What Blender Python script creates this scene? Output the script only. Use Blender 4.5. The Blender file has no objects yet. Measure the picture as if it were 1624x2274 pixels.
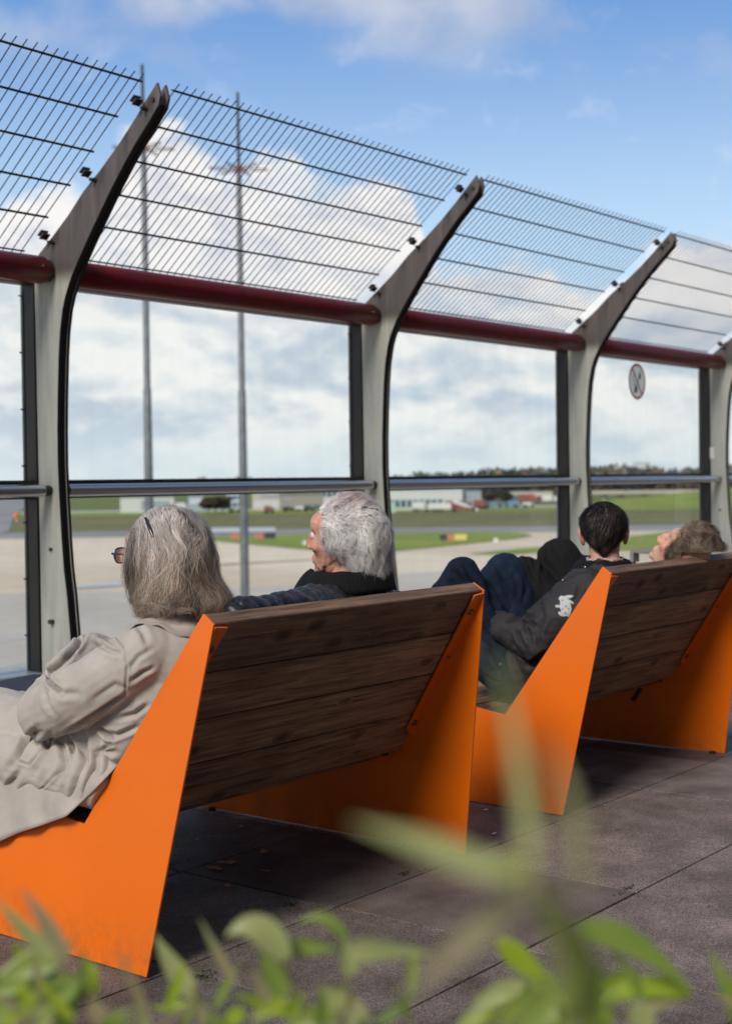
import bpy, math, random
import numpy as np
from mathutils import Vector, Matrix, noise

sc = bpy.context.scene
col = sc.collection
R = math.radians
random.seed(7)
rng = np.random.default_rng(7)

# ------------------------------------------------------------------ camera model
EYE = 1.2
W_, H_ = 1624.0, 2273.4
FPX, PITCH, ROLL, YAW = 3141.2, .0232, .0125, .6647
CP, SP, CR, SR, CY, SY = math.cos(PITCH), math.sin(PITCH), math.cos(ROLL), math.sin(ROLL), math.cos(YAW), math.sin(YAW)


def ray(x, y):
    x -= W_ / 2; y -= H_ / 2
    a = x * CR - y * SR; b = x * SR + y * CR
    rx = a / FPX; u = -b / FPX
    Z = u * CP - SP; fz = CP + u * SP
    return Vector((CY * fz + SY * rx, SY * fz - CY * rx, Z))


def gnd(x, y, z):            # the point of the level z seen in that direction
    r = ray(x, y); t = (z - EYE) / r[2]
    return Vector((r[0] * t, r[1] * t, z))


def atd(x, y, d):            # the point at distance d along that direction
    r = ray(x, y)
    return r * d + Vector((0, 0, EYE))


def on_x(x, y, X):
    r = ray(x, y); t = X / r[0]
    return Vector((X, r[1] * t, EYE + r[2] * t))


def project(P):
    P = np.asarray(P, float)
    X, Y, Z = P[:, 0], P[:, 1], P[:, 2] - EYE
    fz = CY * X + SY * Y; rx = SY * X - CY * Y
    d = fz * CP - Z * SP; u = Z * CP + fz * SP
    x = FPX * rx / d; y = -FPX * u / d
    return W_ / 2 + x * CR + y * SR, H_ / 2 - x * SR + y * CR


cam_d = bpy.data.cameras.new('camera')
cam = bpy.data.objects.new('camera', cam_d); col.objects.link(cam)
fwd = Vector((CY * CP, SY * CP, -SP))
right0 = Vector((SY, -CY, 0))
up0 = right0.cross(fwd)
# image x axis / y axis with the small roll
xr = right0 * CR + up0 * (-SR) * -1 * -1
right = right0 * CR - up0 * 0
# pixel (dx,dy) = (x cr + y sr, -x sr + y cr); camera-space right axis maps to image +x
rightv = (right0 * CR - up0 * SR)
upv = (right0 * SR + up0 * CR)
M = Matrix((rightv, upv, -fwd)).transposed().to_4x4()
M.translation = Vector((0, 0, EYE))
cam.matrix_world = M
cam_d.sensor_fit = 'VERTICAL'; cam_d.sensor_height = 36; cam_d.sensor_width = 25.7
cam_d.lens = FPX / H_ * 36
cam_d.clip_start = .05; cam_d.clip_end = 20000
cam_d.dof.use_dof = True; cam_d.dof.focus_distance = 3.9; cam_d.dof.aperture_fstop = 3.9
sc.camera = cam


# ------------------------------------------------------------------ materials
def mat(name, color=(.5, .5, .5), rough=.5, metal=0., spec=.5, var=0., vscale=8., bump=0., bscale=60., coat=0., sub=0.,
        stretch=(1, 1, 1), attr=None, color2=None, trans=0., detail=6., sheen=0.):
    m = bpy.data.materials.new(name); m.use_nodes = True
    nt = m.node_tree; n = nt.nodes; L = nt.links
    b = n['Principled BSDF']
    b.inputs['Roughness'].default_value = rough; b.inputs['Metallic'].default_value = metal
    b.inputs['Specular IOR Level'].default_value = spec; b.inputs['Coat Weight'].default_value = coat
    if sheen: b.inputs['Sheen Weight'].default_value = sheen
    if sub:
        b.inputs['Subsurface Weight'].default_value = sub
        b.inputs['Subsurface Radius'].default_value = (.012, .004, .002); b.inputs['Subsurface Scale'].default_value = 1
    c = (*color, 1)
    b.inputs['Base Color'].default_value = c
    tc = n.new('ShaderNodeTexCoord'); mp = n.new('ShaderNodeMapping'); mp.inputs['Scale'].default_value = stretch
    L.new(tc.outputs['Object'], mp.inputs['Vector'])
    src = None
    if attr:
        a = n.new('ShaderNodeAttribute'); a.attribute_name = attr; src = a.outputs['Color']
    if var > 0 or color2:
        nz = n.new('ShaderNodeTexNoise'); nz.inputs['Scale'].default_value = vscale; nz.inputs['Detail'].default_value = detail
        L.new(mp.outputs[0], nz.inputs['Vector'])
        mr = n.new('ShaderNodeMapRange'); mr.inputs[1].default_value = .3; mr.inputs[2].default_value = .7
        L.new(nz.outputs['Fac'], mr.inputs[0])
        if color2:
            mx = n.new('ShaderNodeMix'); mx.data_type = 'RGBA'
            mx.inputs[6].default_value = c; mx.inputs[7].default_value = (*color2, 1)
            L.new(mr.outputs[0], mx.inputs[0]); src2 = mx.outputs[2]
        else:
            mr.inputs[3].default_value = 1 - var; mr.inputs[4].default_value = 1 + var
            mx = n.new('ShaderNodeMix'); mx.data_type = 'RGBA'; mx.blend_type = 'MULTIPLY'; mx.inputs[0].default_value = 1
            if src: L.new(src, mx.inputs[6])
            else: mx.inputs[6].default_value = c
            L.new(mr.outputs[0], mx.inputs[7]); src2 = mx.outputs[2]
        src = src2
    if src: L.new(src, b.inputs['Base Color'])
    if bump > 0:
        nb = n.new('ShaderNodeTexNoise'); nb.inputs['Scale'].default_value = bscale; nb.inputs['Detail'].default_value = 5
        L.new(mp.outputs[0], nb.inputs['Vector'])
        bp = n.new('ShaderNodeBump'); bp.inputs['Strength'].default_value = bump; bp.inputs['Distance'].default_value = .01
        L.new(nb.outputs['Fac'], bp.inputs['Height']); L.new(bp.outputs[0], b.inputs['Normal'])
    if trans:
        tr = n.new('ShaderNodeBsdfTranslucent'); ms = n.new('ShaderNodeMixShader'); ms.inputs[0].default_value = trans
        if src: L.new(src, tr.inputs['Color'])
        else: tr.inputs['Color'].default_value = c
        out = n['Material Output']
        L.new(b.outputs[0], ms.inputs[1]); L.new(tr.outputs[0], ms.inputs[2]); L.new(ms.outputs[0], out.inputs['Surface'])
    return m


MT = {}
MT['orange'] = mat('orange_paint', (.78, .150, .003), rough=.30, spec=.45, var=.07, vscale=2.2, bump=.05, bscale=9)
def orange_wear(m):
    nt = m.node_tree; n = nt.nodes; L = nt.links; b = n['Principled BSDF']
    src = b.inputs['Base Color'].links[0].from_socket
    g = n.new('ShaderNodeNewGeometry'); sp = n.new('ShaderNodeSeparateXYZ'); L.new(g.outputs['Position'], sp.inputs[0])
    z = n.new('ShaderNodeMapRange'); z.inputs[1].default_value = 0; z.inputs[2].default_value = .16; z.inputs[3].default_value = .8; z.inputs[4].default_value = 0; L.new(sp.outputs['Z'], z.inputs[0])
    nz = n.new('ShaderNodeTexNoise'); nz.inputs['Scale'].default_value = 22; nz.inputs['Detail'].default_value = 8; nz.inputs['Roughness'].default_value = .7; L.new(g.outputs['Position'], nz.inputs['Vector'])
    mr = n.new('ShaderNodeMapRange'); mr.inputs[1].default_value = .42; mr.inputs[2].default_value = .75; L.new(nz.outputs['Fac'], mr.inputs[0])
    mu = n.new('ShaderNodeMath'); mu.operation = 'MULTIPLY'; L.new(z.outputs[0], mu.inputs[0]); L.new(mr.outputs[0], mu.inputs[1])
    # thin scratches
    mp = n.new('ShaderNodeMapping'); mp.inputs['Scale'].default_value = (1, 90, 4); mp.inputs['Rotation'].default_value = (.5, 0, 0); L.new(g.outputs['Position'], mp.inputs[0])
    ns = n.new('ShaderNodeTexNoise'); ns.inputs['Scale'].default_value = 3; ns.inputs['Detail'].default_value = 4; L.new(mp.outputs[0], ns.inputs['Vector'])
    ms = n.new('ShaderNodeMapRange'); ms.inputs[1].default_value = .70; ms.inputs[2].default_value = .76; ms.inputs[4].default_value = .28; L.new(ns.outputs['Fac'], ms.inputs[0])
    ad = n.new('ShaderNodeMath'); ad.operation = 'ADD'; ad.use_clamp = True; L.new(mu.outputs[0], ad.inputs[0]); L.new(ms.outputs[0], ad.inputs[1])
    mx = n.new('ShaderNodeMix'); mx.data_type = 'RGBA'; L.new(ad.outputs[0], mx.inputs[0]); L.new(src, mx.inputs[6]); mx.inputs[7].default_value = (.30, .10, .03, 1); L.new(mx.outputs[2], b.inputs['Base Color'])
    rr_ = n.new('ShaderNodeMapRange'); rr_.inputs[3].default_value = .26; rr_.inputs[4].default_value = .5
    n2 = n.new('ShaderNodeTexNoise'); n2.inputs['Scale'].default_value = 6; n2.inputs['Detail'].default_value = 7; L.new(g.outputs['Position'], n2.inputs['Vector']); L.new(n2.outputs['Fac'], rr_.inputs[0]); L.new(rr_.outputs[0], b.inputs['Roughness'])


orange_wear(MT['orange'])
MT['dark_bolt'] = mat('bolt_steel', (.16, .12, .1), rough=.4, metal=.8)
MT['steel'] = mat('brushed_steel', (.62, .62, .62), rough=.22, metal=1, var=.1, vscale=4, stretch=(.3, 30, 30))
MT['maroon'] = mat('maroon_paint', (.185, .006, .009), rough=.36, spec=.35, coat=.08, var=.15, vscale=14)
MT['black_frame'] = mat('black_frame', (.018, .015, .013), rough=.45, var=.2)
MT['grey_frame'] = mat('grey_frame', (.22, .22, .2), rough=.5, var=.1)
MT['dark_edge'] = mat('dark_edge', (.022, .018, .017), rough=.4, spec=.4)
MT['clamp'] = mat('clamp_metal', (.09, .075, .065), rough=.4, metal=.6)
MT['wire'] = mat('green_black_wire', (.012, .02, .02), rough=.45)
MT['sill'] = mat('aluminium_sill', (.42, .46, .5), rough=.4, metal=.3, var=.1)
MT['dark_panel'] = mat('dark_green_panel', (.02, .03, .026), rough=.3, var=.3)
MT['white_stone'] = mat('white_coping', (.62, .62, .58), rough=.8, var=.15, vscale=20)
MT['mast'] = mat('galvanised_mast', (.17, .18, .19), rough=.55, metal=.3, var=.25, vscale=2)
MT['mast_dark'] = mat('mast_top_metal', (.09, .075, .07), rough=.6)
MT['red_lamp'] = mat('red_fitting', (.5, .05, .02), rough=.5)


def fin_mat():
    m = mat('post_steel', (.5, .5, .45), rough=.5, spec=.4)
    nt = m.node_tree; n = nt.nodes; L = nt.links; b = n['Principled BSDF']
    g = n.new('ShaderNodeNewGeometry'); sp = n.new('ShaderNodeSeparateXYZ'); L.new(g.outputs['Position'], sp.inputs[0])
    mr = n.new('ShaderNodeMapRange'); mr.inputs[1].default_value = 2.07; mr.inputs[2].default_value = 2.16; mr.interpolation_type = 'SMOOTHSTEP'
    L.new(sp.outputs['Z'], mr.inputs[0])
    mx = n.new('ShaderNodeMix'); mx.data_type = 'RGBA'
    mx.inputs[6].default_value = (.44, .445, .40, 1); mx.inputs[7].default_value = (.125, .105, .097, 1)
    L.new(mr.outputs[0], mx.inputs[0])
    nz = n.new('ShaderNodeTexNoise'); nz.inputs['Scale'].default_value = 6; nz.inputs['Detail'].default_value = 8
    mp = n.new('ShaderNodeMapping'); mp.inputs['Scale'].default_value = (4, 4, .5)
    L.new(g.outputs['Position'], mp.inputs[0]); L.new(mp.outputs[0], nz.inputs['Vector'])
    m2 = n.new('ShaderNodeMapRange'); m2.inputs[1].default_value = .3; m2.inputs[2].default_value = .7; m2.inputs[3].default_value = .86; m2.inputs[4].default_value = 1.12
    L.new(nz.outputs['Fac'], m2.inputs[0])
    # fine brushing
    nz2 = n.new('ShaderNodeTexNoise'); nz2.inputs['Scale'].default_value = 220; nz2.inputs['Detail'].default_value = 2
    mp2 = n.new('ShaderNodeMapping'); mp2.inputs['Scale'].default_value = (1, 1, .12); L.new(g.outputs['Position'], mp2.inputs[0]); L.new(mp2.outputs[0], nz2.inputs['Vector'])
    m3 = n.new('ShaderNodeMapRange'); m3.inputs[3].default_value = .88; m3.inputs[4].default_value = 1.12; L.new(nz2.outputs['Fac'], m3.inputs[0])
    mu = n.new('ShaderNodeMath'); mu.operation = 'MULTIPLY'; L.new(m2.outputs[0], mu.inputs[0]); L.new(m3.outputs[0], mu.inputs[1])
    # white drip stains under the tube
    mz = n.new('ShaderNodeMapRange'); mz.inputs[1].default_value = 1.6; mz.inputs[2].default_value = 2.1; mz.inputs[3].default_value = 0; mz.inputs[4].default_value = .22; L.new(sp.outputs['Z'], mz.inputs[0])
    nz3 = n.new('ShaderNodeTexNoise'); nz3.inputs['Scale'].default_value = 30
    mp3 = n.new('ShaderNodeMapping'); mp3.inputs['Scale'].default_value = (1, 1, .05); L.new(g.outputs['Position'], mp3.inputs[0]); L.new(mp3.outputs[0], nz3.inputs['Vector'])
    m4 = n.new('ShaderNodeMapRange'); m4.inputs[1].default_value = .52; m4.inputs[2].default_value = .7; L.new(nz3.outputs['Fac'], m4.inputs[0])
    mm = n.new('ShaderNodeMath'); mm.operation = 'MULTIPLY'; L.new(m4.outputs[0], mm.inputs[0]); L.new(mz.outputs[0], mm.inputs[1])
    ad = n.new('ShaderNodeMath'); ad.operation = 'ADD'; L.new(mu.outputs[0], ad.inputs[0]); L.new(mm.outputs[0], ad.inputs[1])
    mx2 = n.new('ShaderNodeMix'); mx2.data_type = 'RGBA'; mx2.blend_type = 'MULTIPLY'; mx2.inputs[0].default_value = 1
    L.new(mx.outputs[2], mx2.inputs[6]); L.new(ad.outputs[0], mx2.inputs[7]); L.new(mx2.outputs[2], b.inputs['Base Color'])
    return m


MT['fin'] = fin_mat()


def wood_mat(name, c1, c2, seed):
    m = bpy.data.materials.new(name); m.use_nodes = True
    nt = m.node_tree; n = nt.nodes; L = nt.links; b = n['Principled BSDF']
    b.inputs['Roughness'].default_value = .62; b.inputs['Specular IOR Level'].default_value = .35
    tc = n.new('ShaderNodeTexCoord')
    a = n.new('ShaderNodeAttribute'); a.attribute_name = 'board'
    ad = n.new('ShaderNodeVectorMath'); ad.operation = 'ADD'; L.new(tc.outputs['Object'], ad.inputs[0]); L.new(a.outputs['Color'], ad.inputs[1])
    mp = n.new('ShaderNodeMapping'); mp.inputs['Scale'].default_value = (2.0, 40, 40); mp.inputs['Location'].default_value = (seed, seed * 2, 0)
    L.new(ad.outputs[0], mp.inputs[0])
    # knots bend the grain
    vk = n.new('ShaderNodeTexVoronoi'); vk.inputs['Scale'].default_value = 1
    mk = n.new('ShaderNodeMapping'); mk.inputs['Scale'].default_value = (5, 9, 9); L.new(ad.outputs[0], mk.inputs[0]); L.new(mk.outputs[0], vk.inputs['Vector'])
    kn = n.new('ShaderNodeMapRange'); kn.inputs[1].default_value = .06; kn.inputs[2].default_value = .28; kn.inputs[3].default_value = 1; kn.inputs[4].default_value = 0; kn.interpolation_type = 'SMOOTHSTEP'
    L.new(vk.outputs['Distance'], kn.inputs[0])
    wv = n.new('ShaderNodeTexNoise'); wv.inputs['Scale'].default_value = 1.6; wv.inputs['Detail'].default_value = 12; wv.inputs['Roughness'].default_value = .72; wv.inputs['Distortion'].default_value = .6
    sh = n.new('ShaderNodeVectorMath'); sh.operation = 'MULTIPLY_ADD'; sh.inputs[1].default_value = (0, 1.6, 1.6)
    L.new(kn.outputs[0], sh.inputs[0]); L.new(mp.outputs[0], sh.inputs[2]); L.new(sh.outputs[0], wv.inputs['Vector'])
    cr = n.new('ShaderNodeValToRGB'); cr.color_ramp.elements[0].position = .36; cr.color_ramp.elements[0].color = (*c2, 1)
    cr.color_ramp.elements[1].position = .64; cr.color_ramp.elements[1].color = (*c1, 1)
    L.new(wv.outputs['Fac'], cr.inputs[0])
    mx = n.new('ShaderNodeMix'); mx.data_type = 'RGBA'; mx.inputs[7].default_value = (c2[0] * .4, c2[1] * .38, c2[2] * .38, 1)
    kf = n.new('ShaderNodeMath'); kf.operation = 'MULTIPLY'; kf.inputs[1].default_value = .75; L.new(kn.outputs[0], kf.inputs[0])
    L.new(kf.outputs[0], mx.inputs[0]); L.new(cr.outputs[0], mx.inputs[6])
    # board to board tone, read from the attribute's y
    se = n.new('ShaderNodeSeparateXYZ'); L.new(a.outputs['Color'], se.inputs[0])
    fr = n.new('ShaderNodeMath'); fr.operation = 'FRACT'; L.new(se.outputs[0], fr.inputs[0])
    mr = n.new('ShaderNodeMapRange'); mr.inputs[3].default_value = .72; mr.inputs[4].default_value = 1.2; L.new(fr.outputs[0], mr.inputs[0])
    big = n.new('ShaderNodeTexNoise'); big.inputs['Scale'].default_value = 3; big.inputs['Detail'].default_value = 3; L.new(ad.outputs[0], big.inputs['Vector'])
    mb = n.new('ShaderNodeMapRange'); mb.inputs[1].default_value = .3; mb.inputs[2].default_value = .7; mb.inputs[3].default_value = .65; mb.inputs[4].default_value = 1.25; L.new(big.outputs['Fac'], mb.inputs[0])
    mm = n.new('ShaderNodeMath'); mm.operation = 'MULTIPLY'; L.new(mr.outputs[0], mm.inputs[0]); L.new(mb.outputs[0], mm.inputs[1])
    m2 = n.new('ShaderNodeMix'); m2.data_type = 'RGBA'; m2.blend_type = 'MULTIPLY'; m2.inputs[0].default_value = 1
    L.new(mx.outputs[2], m2.inputs[6]); L.new(mm.outputs[0], m2.inputs[7]); L.new(m2.outputs[2], b.inputs['Base Color'])
    bp = n.new('ShaderNodeBump'); bp.inputs['Strength'].default_value = .35; bp.inputs['Distance'].default_value = .003
    L.new(wv.outputs['Fac'], bp.inputs['Height']); L.new(bp.outputs[0], b.inputs['Normal'])
    return m


MT['wood'] = wood_mat('weathered_brown_wood', (.42, .255, .155), (.085, .046, .028), 3.1)


def glass_mat():
    m = bpy.data.materials.new('window_glass'); m.use_nodes = True
    nt = m.node_tree; n = nt.nodes; L = nt.links; n.remove(n['Principled BSDF'])
    tr = n.new('ShaderNodeBsdfTransparent'); tr.inputs[0].default_value = (.945, .975, .965, 1)
    gl = n.new('ShaderNodeBsdfGlossy'); gl.inputs['Roughness'].default_value = .005; gl.inputs[0].default_value = (1, 1, 1, 1)
    lw = n.new('ShaderNodeFresnel'); lw.inputs['IOR'].default_value = 1.38
    ms = n.new('ShaderNodeMixShader'); L.new(lw.outputs[0], ms.inputs[0]); L.new(tr.outputs[0], ms.inputs[1]); L.new(gl.outputs[0], ms.inputs[2])
    # faint dust film
    df = n.new('ShaderNodeBsdfDiffuse'); df.inputs[0].default_value = (.7, .72, .72, 1)
    nz = n.new('ShaderNodeTexNoise'); nz.inputs['Scale'].default_value = 3; nz.inputs['Detail'].default_value = 6
    tc = n.new('ShaderNodeTexCoord'); mp = n.new('ShaderNodeMapping'); mp.inputs['Scale'].default_value = (3, 1, .4); L.new(tc.outputs['Object'], mp.inputs[0]); L.new(mp.outputs[0], nz.inputs['Vector'])
    mr = n.new('ShaderNodeMapRange'); mr.inputs[1].default_value = .4; mr.inputs[2].default_value = .8; mr.inputs[3].default_value = .01; mr.inputs[4].default_value = .055; L.new(nz.outputs['Fac'], mr.inputs[0])
    m2 = n.new('ShaderNodeMixShader'); L.new(mr.outputs[0], m2.inputs[0]); L.new(ms.outputs[0], m2.inputs[1]); L.new(df.outputs[0], m2.inputs[2])
    L.new(m2.outputs[0], n['Material Output'].inputs['Surface'])
    return m


MT['glass'] = glass_mat()


# ------------------------------------------------------------------ mesh builder
class MB:
    def __init__(s):
        s.v = []; s.f = []; s.sm = []; s.c = []; s.curc = None

    def add(s, vs, fs, smooth=False):
        o = len(s.v); s.v += [tuple(v) for v in vs]
        s.f += [tuple(i + o for i in f) for f in fs]; s.sm += [smooth] * len(fs)
        if s.curc is not None: s.c += [s.curc] * len(vs)
        return o

    def box(s, x0, x1, y0, y1, z0, z1, bev=0.):
        if bev <= 0:
            vs = [(x, y, z) for z in (z0, z1) for y in (y0, y1) for x in (x0, x1)]
            s.add(vs, [(0, 2, 3, 1), (4, 5, 7, 6), (0, 1, 5, 4), (2, 6, 7, 3), (0, 4, 6, 2), (1, 3, 7, 5)])
            return
        b = bev; xs = (x0, x1); ys = (y0, y1); zs = (z0, z1); vs = []; idx = {}
        for i in (0, 1):
            for j in (0, 1):
                for k in (0, 1):
                    dx, dy, dz = (b, -b)[i], (b, -b)[j], (b, -b)[k]
                    for a, p in enumerate([(xs[i], ys[j] + dy, zs[k] + dz), (xs[i] + dx, ys[j], zs[k] + dz), (xs[i] + dx, ys[j] + dy, zs[k])]):
                        idx[(i, j, k, a)] = len(vs); vs.append(p)
        fs = []
        for i in (0, 1): fs.append([idx[(i, j, k, 0)] for j, k in ((0, 0), (1, 0), (1, 1), (0, 1))][::1 if i else -1])
        for j in (0, 1): fs.append([idx[(i, j, k, 1)] for i, k in ((0, 0), (0, 1), (1, 1), (1, 0))][::1 if j else -1])
        for k in (0, 1): fs.append([idx[(i, j, k, 2)] for i, j in ((0, 0), (1, 0), (1, 1), (0, 1))][::1 if k else -1])
        for j in (0, 1):
            for k in (0, 1): fs.append([idx[(0, j, k, 1)], idx[(1, j, k, 1)], idx[(1, j, k, 2)], idx[(0, j, k, 2)]])
        for i in (0, 1):
            for k in (0, 1): fs.append([idx[(i, 0, k, 0)], idx[(i, 1, k, 0)], idx[(i, 1, k, 2)], idx[(i, 0, k, 2)]])
        for i in (0, 1):
            for j in (0, 1): fs.append([idx[(i, j, 0, 0)], idx[(i, j, 1, 0)], idx[(i, j, 1, 1)], idx[(i, j, 0, 1)]])
        for i in (0, 1):
            for j in (0, 1):
                for k in (0, 1): fs.append([idx[(i, j, k, a)] for a in range(3)])
        s.add(vs, fs)

    def obox(s, c, ax, ay, az):          # oriented box: centre and three half axes
        c, ax, ay, az = map(Vector, (c, ax, ay, az))
        vs = [c + ax * i + ay * j + az * k for k in (-1, 1) for j in (-1, 1) for i in (-1, 1)]
        s.add(vs, [(0, 2, 3, 1), (4, 5, 7, 6), (0, 1, 5, 4), (2, 6, 7, 3), (0, 4, 6, 2), (1, 3, 7, 5)])

    def prism_x(s, prof, x0, x1, yoff=0):      # profile in (y,z), extruded along x
        n = len(prof)
        vs = [(x0, y + yoff, z) for y, z in prof] + [(x1, y + yoff, z) for y, z in prof]
        fs = [tuple(range(n))[::-1], tuple(range(n, 2 * n))]
        fs += [(i, (i + 1) % n, n + (i + 1) % n, n + i) for i in range(n)]
        s.add(vs, fs)

    def tube(s, pts, rad, seg=10, caps=True, smooth=True):
        pts = [Vector(p) for p in pts]; n = len(pts)
        if not hasattr(rad, '__len__'): rad = [rad] * n
        t0 = (pts[1] - pts[0]).normalized()
        a = Vector((0, 0, 1)) if abs(t0.z) < .9 else Vector((1, 0, 0))
        u = t0.cross(a).normalized(); vs = []
        for i, p in enumerate(pts):
            t = (pts[min(i + 1, n - 1)] - pts[max(i - 1, 0)]).normalized()
            u = (u - t * u.dot(t)).normalized(); w = t.cross(u)
            for k in range(seg):
                an = 2 * math.pi * k / seg
                vs.append(p + (u * math.cos(an) + w * math.sin(an)) * rad[i])
        fs = [(i * seg + k, i * seg + (k + 1) % seg, (i + 1) * seg + (k + 1) % seg, (i + 1) * seg + k) for i in range(n - 1) for k in range(seg)]
        s.add(vs, fs, smooth)
        if caps:
            s.add(vs[:seg], [tuple(range(seg))[::-1]]); s.add(vs[-seg:], [tuple(range(seg))])

    def quad(s, a, b, c, d): s.add([a, b, c, d], [(0, 1, 2, 3)])

    def mesh(s, name):
        me = bpy.data.meshes.new(name); me.from_pydata(s.v, [], s.f)
        me.polygons.foreach_set('use_smooth', s.sm)
        if s.c and len(s.c) == len(s.v):
            ca = me.color_attributes.new('board', 'FLOAT_COLOR', 'POINT')
            ca.data.foreach_set('color', np.array([(*c, 1) for c in s.c], 'f').ravel())
        me.update()
        return me

    def build(s, name, m, parent=None):
        me = s.mesh(name); return put(name, me, m, parent)


def put(name, me, m, parent=None):
    if parent is not None:
        o = parent; L = Vector((0, 0, 0))
        while o is not None: L += o.location; o = o.parent
        if L.length > 0: me.transform(Matrix.Translation(-L))
    if m: me.materials.append(m)
    ob = bpy.data.objects.new(name, me); col.objects.link(ob)
    if parent is not None: ob.parent = parent
    return ob


def tag(o, label=None, cat=None, group=None, kind=None):
    if label: o['label'] = label
    if cat: o['category'] = cat
    if group: o['group'] = group
    if kind: o['kind'] = kind
    return o


def thing(name, loc, label, cat, group=None):
    o = bpy.data.objects.new(name, None); col.objects.link(o); o.location = loc; o.empty_display_size = .1
    return tag(o, label, cat, group)


# ------------------------------------------------------------------ world
SUN_AZ = R(190)      # direction towards the veiled sun, angle from +X: along the terrace, from the left
SUN_EL = R(37)
SUN_ROT = math.pi / 2 - SUN_AZ


def world():
    w = bpy.data.worlds.new('World'); sc.world = w; w.use_nodes = True
    nt = w.node_tree; n = nt.nodes; L = nt.links
    bg = n['Background']; bg.inputs['Strength'].default_value = .112
    sky = n.new('ShaderNodeTexSky'); sky.sky_type = 'NISHITA'; sky.sun_disc = False
    sky.sun_elevation = R(37); sky.sun_rotation = SUN_ROT; sky.air_density = 1.; sky.dust_density = .6; sky.ozone_density = 2.2
    tc = n.new('ShaderNodeTexCoord')
    sep = n.new('ShaderNodeSeparateXYZ'); L.new(tc.outputs['Generated'], sep.inputs[0])

    def math_(op, a, b=None, c=None, clamp=False):
        k = n.new('ShaderNodeMath'); k.operation = op; k.use_clamp = clamp
        for i, v in enumerate((a, b, c)):
            if v is None: continue
            if isinstance(v, (int, float)): k.inputs[i].default_value = v
            else: L.new(v, k.inputs[i])
        return k.outputs[0]

    def mrange(v, a, b, c=0., d=1., smooth=True):
        k = n.new('ShaderNodeMapRange'); k.inputs[1].default_value = a; k.inputs[2].default_value = b; k.inputs[3].default_value = c; k.inputs[4].default_value = d
        if smooth: k.interpolation_type = 'SMOOTHSTEP'
        L.new(v, k.inputs[0]); return k.outputs[0]

    def mix(f, a, b):
        k = n.new('ShaderNodeMix'); k.data_type = 'RGBA'
        if isinstance(f, (int, float)): k.inputs[0].default_value = f
        else: L.new(f, k.inputs[0])
        for i, v in ((6, a), (7, b)):
            if isinstance(v, tuple): k.inputs[i].default_value = (*v, 1)
            else: L.new(v, k.inputs[i])
        return k.outputs[2]
    az = math_('ARCTAN2', sep.outputs[1], sep.outputs[0])
    el = math_('ARCSINE', sep.outputs[2])
    # cloud coordinates: (azimuth, elevation) stretched towards the horizon
    cmb = n.new('ShaderNodeCombineXYZ'); L.new(az, cmb.inputs[0]); L.new(math_('MULTIPLY', el, 1.5), cmb.inputs[1])

    def nz(scale, detail, rough, vec=None, off=(0, 0, 0), dist=0.):
        mp = n.new('ShaderNodeMapping'); mp.inputs['Location'].default_value = off; L.new(vec or cmb.outputs[0], mp.inputs[0])
        k = n.new('ShaderNodeTexNoise'); k.inputs['Scale'].default_value = scale; k.inputs['Detail'].default_value = detail
        k.inputs['Roughness'].default_value = rough; k.inputs['Distortion'].default_value = dist; L.new(mp.outputs[0], k.inputs['Vector']); return k.outputs['Fac']
    # top of the cumulus bank over azimuth
    cv = n.new('ShaderNodeFloatCurve')
    L.new(mrange(az, YAW - .30, YAW + .30, 0, 1, False), cv.inputs[1])
    crv = cv.mapping.curves[0]
    prof = [(0, 455), (60, 430), (140, 400), (200, 440), (255, 330), (330, 275), (385, 262), (430, 300), (480, 370), (530, 380), (590, 322), (640, 325),
            (700, 385), (745, 400), (800, 385), (860, 392), (905, 425), (935, 500), (965, 590), (1010, 600), (1080, 578), (1140, 558), (1190, 575), (1260, 625), (1330, 640), (1420, 580), (1500, 520), (1580, 505), (1624, 500)]
    pts = []
    for x, y in prof:
        r = ray(x, y).normalized(); a = math.atan2(r.y, r.x); e = math.asin(r.z)
        pts.append(((a - (YAW - .30)) / .6, e / .4))
    pts.sort()
    crv.points[0].location = (0, pts[0][1]); crv.points[-1].location = (1, pts[-1][1])
    for p in pts: crv.points.new(*p)
    cv.mapping.update()
    top = math_('MULTIPLY', cv.outputs[0], .4)
    # behind the camera the curve is constant: break it with broad noise
    n1 = nz(26, 8, .56, off=(3.3, 1.2, 0), dist=.25)
    n2 = nz(9, 5, .5, off=(7, 2, 0))
    d = math_('SUBTRACT', top, el)
    d = math_('ADD', d, math_('MULTIPLY', math_('SUBTRACT', n1, .5), .05))
    cum = mrange(d, -.005, .014)
    # inside the bank: billows with lit tops and blue-grey bases, small gaps
    cmb2 = n.new('ShaderNodeCombineXYZ'); L.new(az, cmb2.inputs[0]); L.new(math_('MULTIPLY', el, 1.9), cmb2.inputs[1])
    n3 = nz(11, 9, .54, vec=cmb2.outputs[0], off=(1.1, .35, 0), dist=.2)
    n3b = nz(11, 9, .54, vec=cmb2.outputs[0], off=(1.096, .366, 0), dist=.2)
    relief = math_('SUBTRACT', n3, n3b)
    sh = math_('ADD', mrange(n3, .30, .66), math_('MULTIPLY', relief, 2.8), None, True)
    low = mrange(el, .0, .14)
    ccol = mix(sh, (5.1, 5.9, 6.8), (8.8, 8.7, 8.55))
    topc = mix(mrange(n1, .3, .62), (6.1, 6.4, 7.2), (8.6, 8.4, 8.3))
    ccol = mix(mrange(el, .10, .17), ccol, topc)
    # gaps of pale blue inside the bank, low down
    gap = math_('MULTIPLY', mrange(nz(13, 6, .5, vec=cmb2.outputs[0], off=(4.4, 9.1, 0)), .56, .72), .45)
    ccol = mix(gap, ccol, (5.6, 6.9, 8.1))
    # haze at the horizon
    ccol = mix(mrange(el, .0, .06, .75, 0), ccol, (6.6, 7.5, 7.9))
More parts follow.
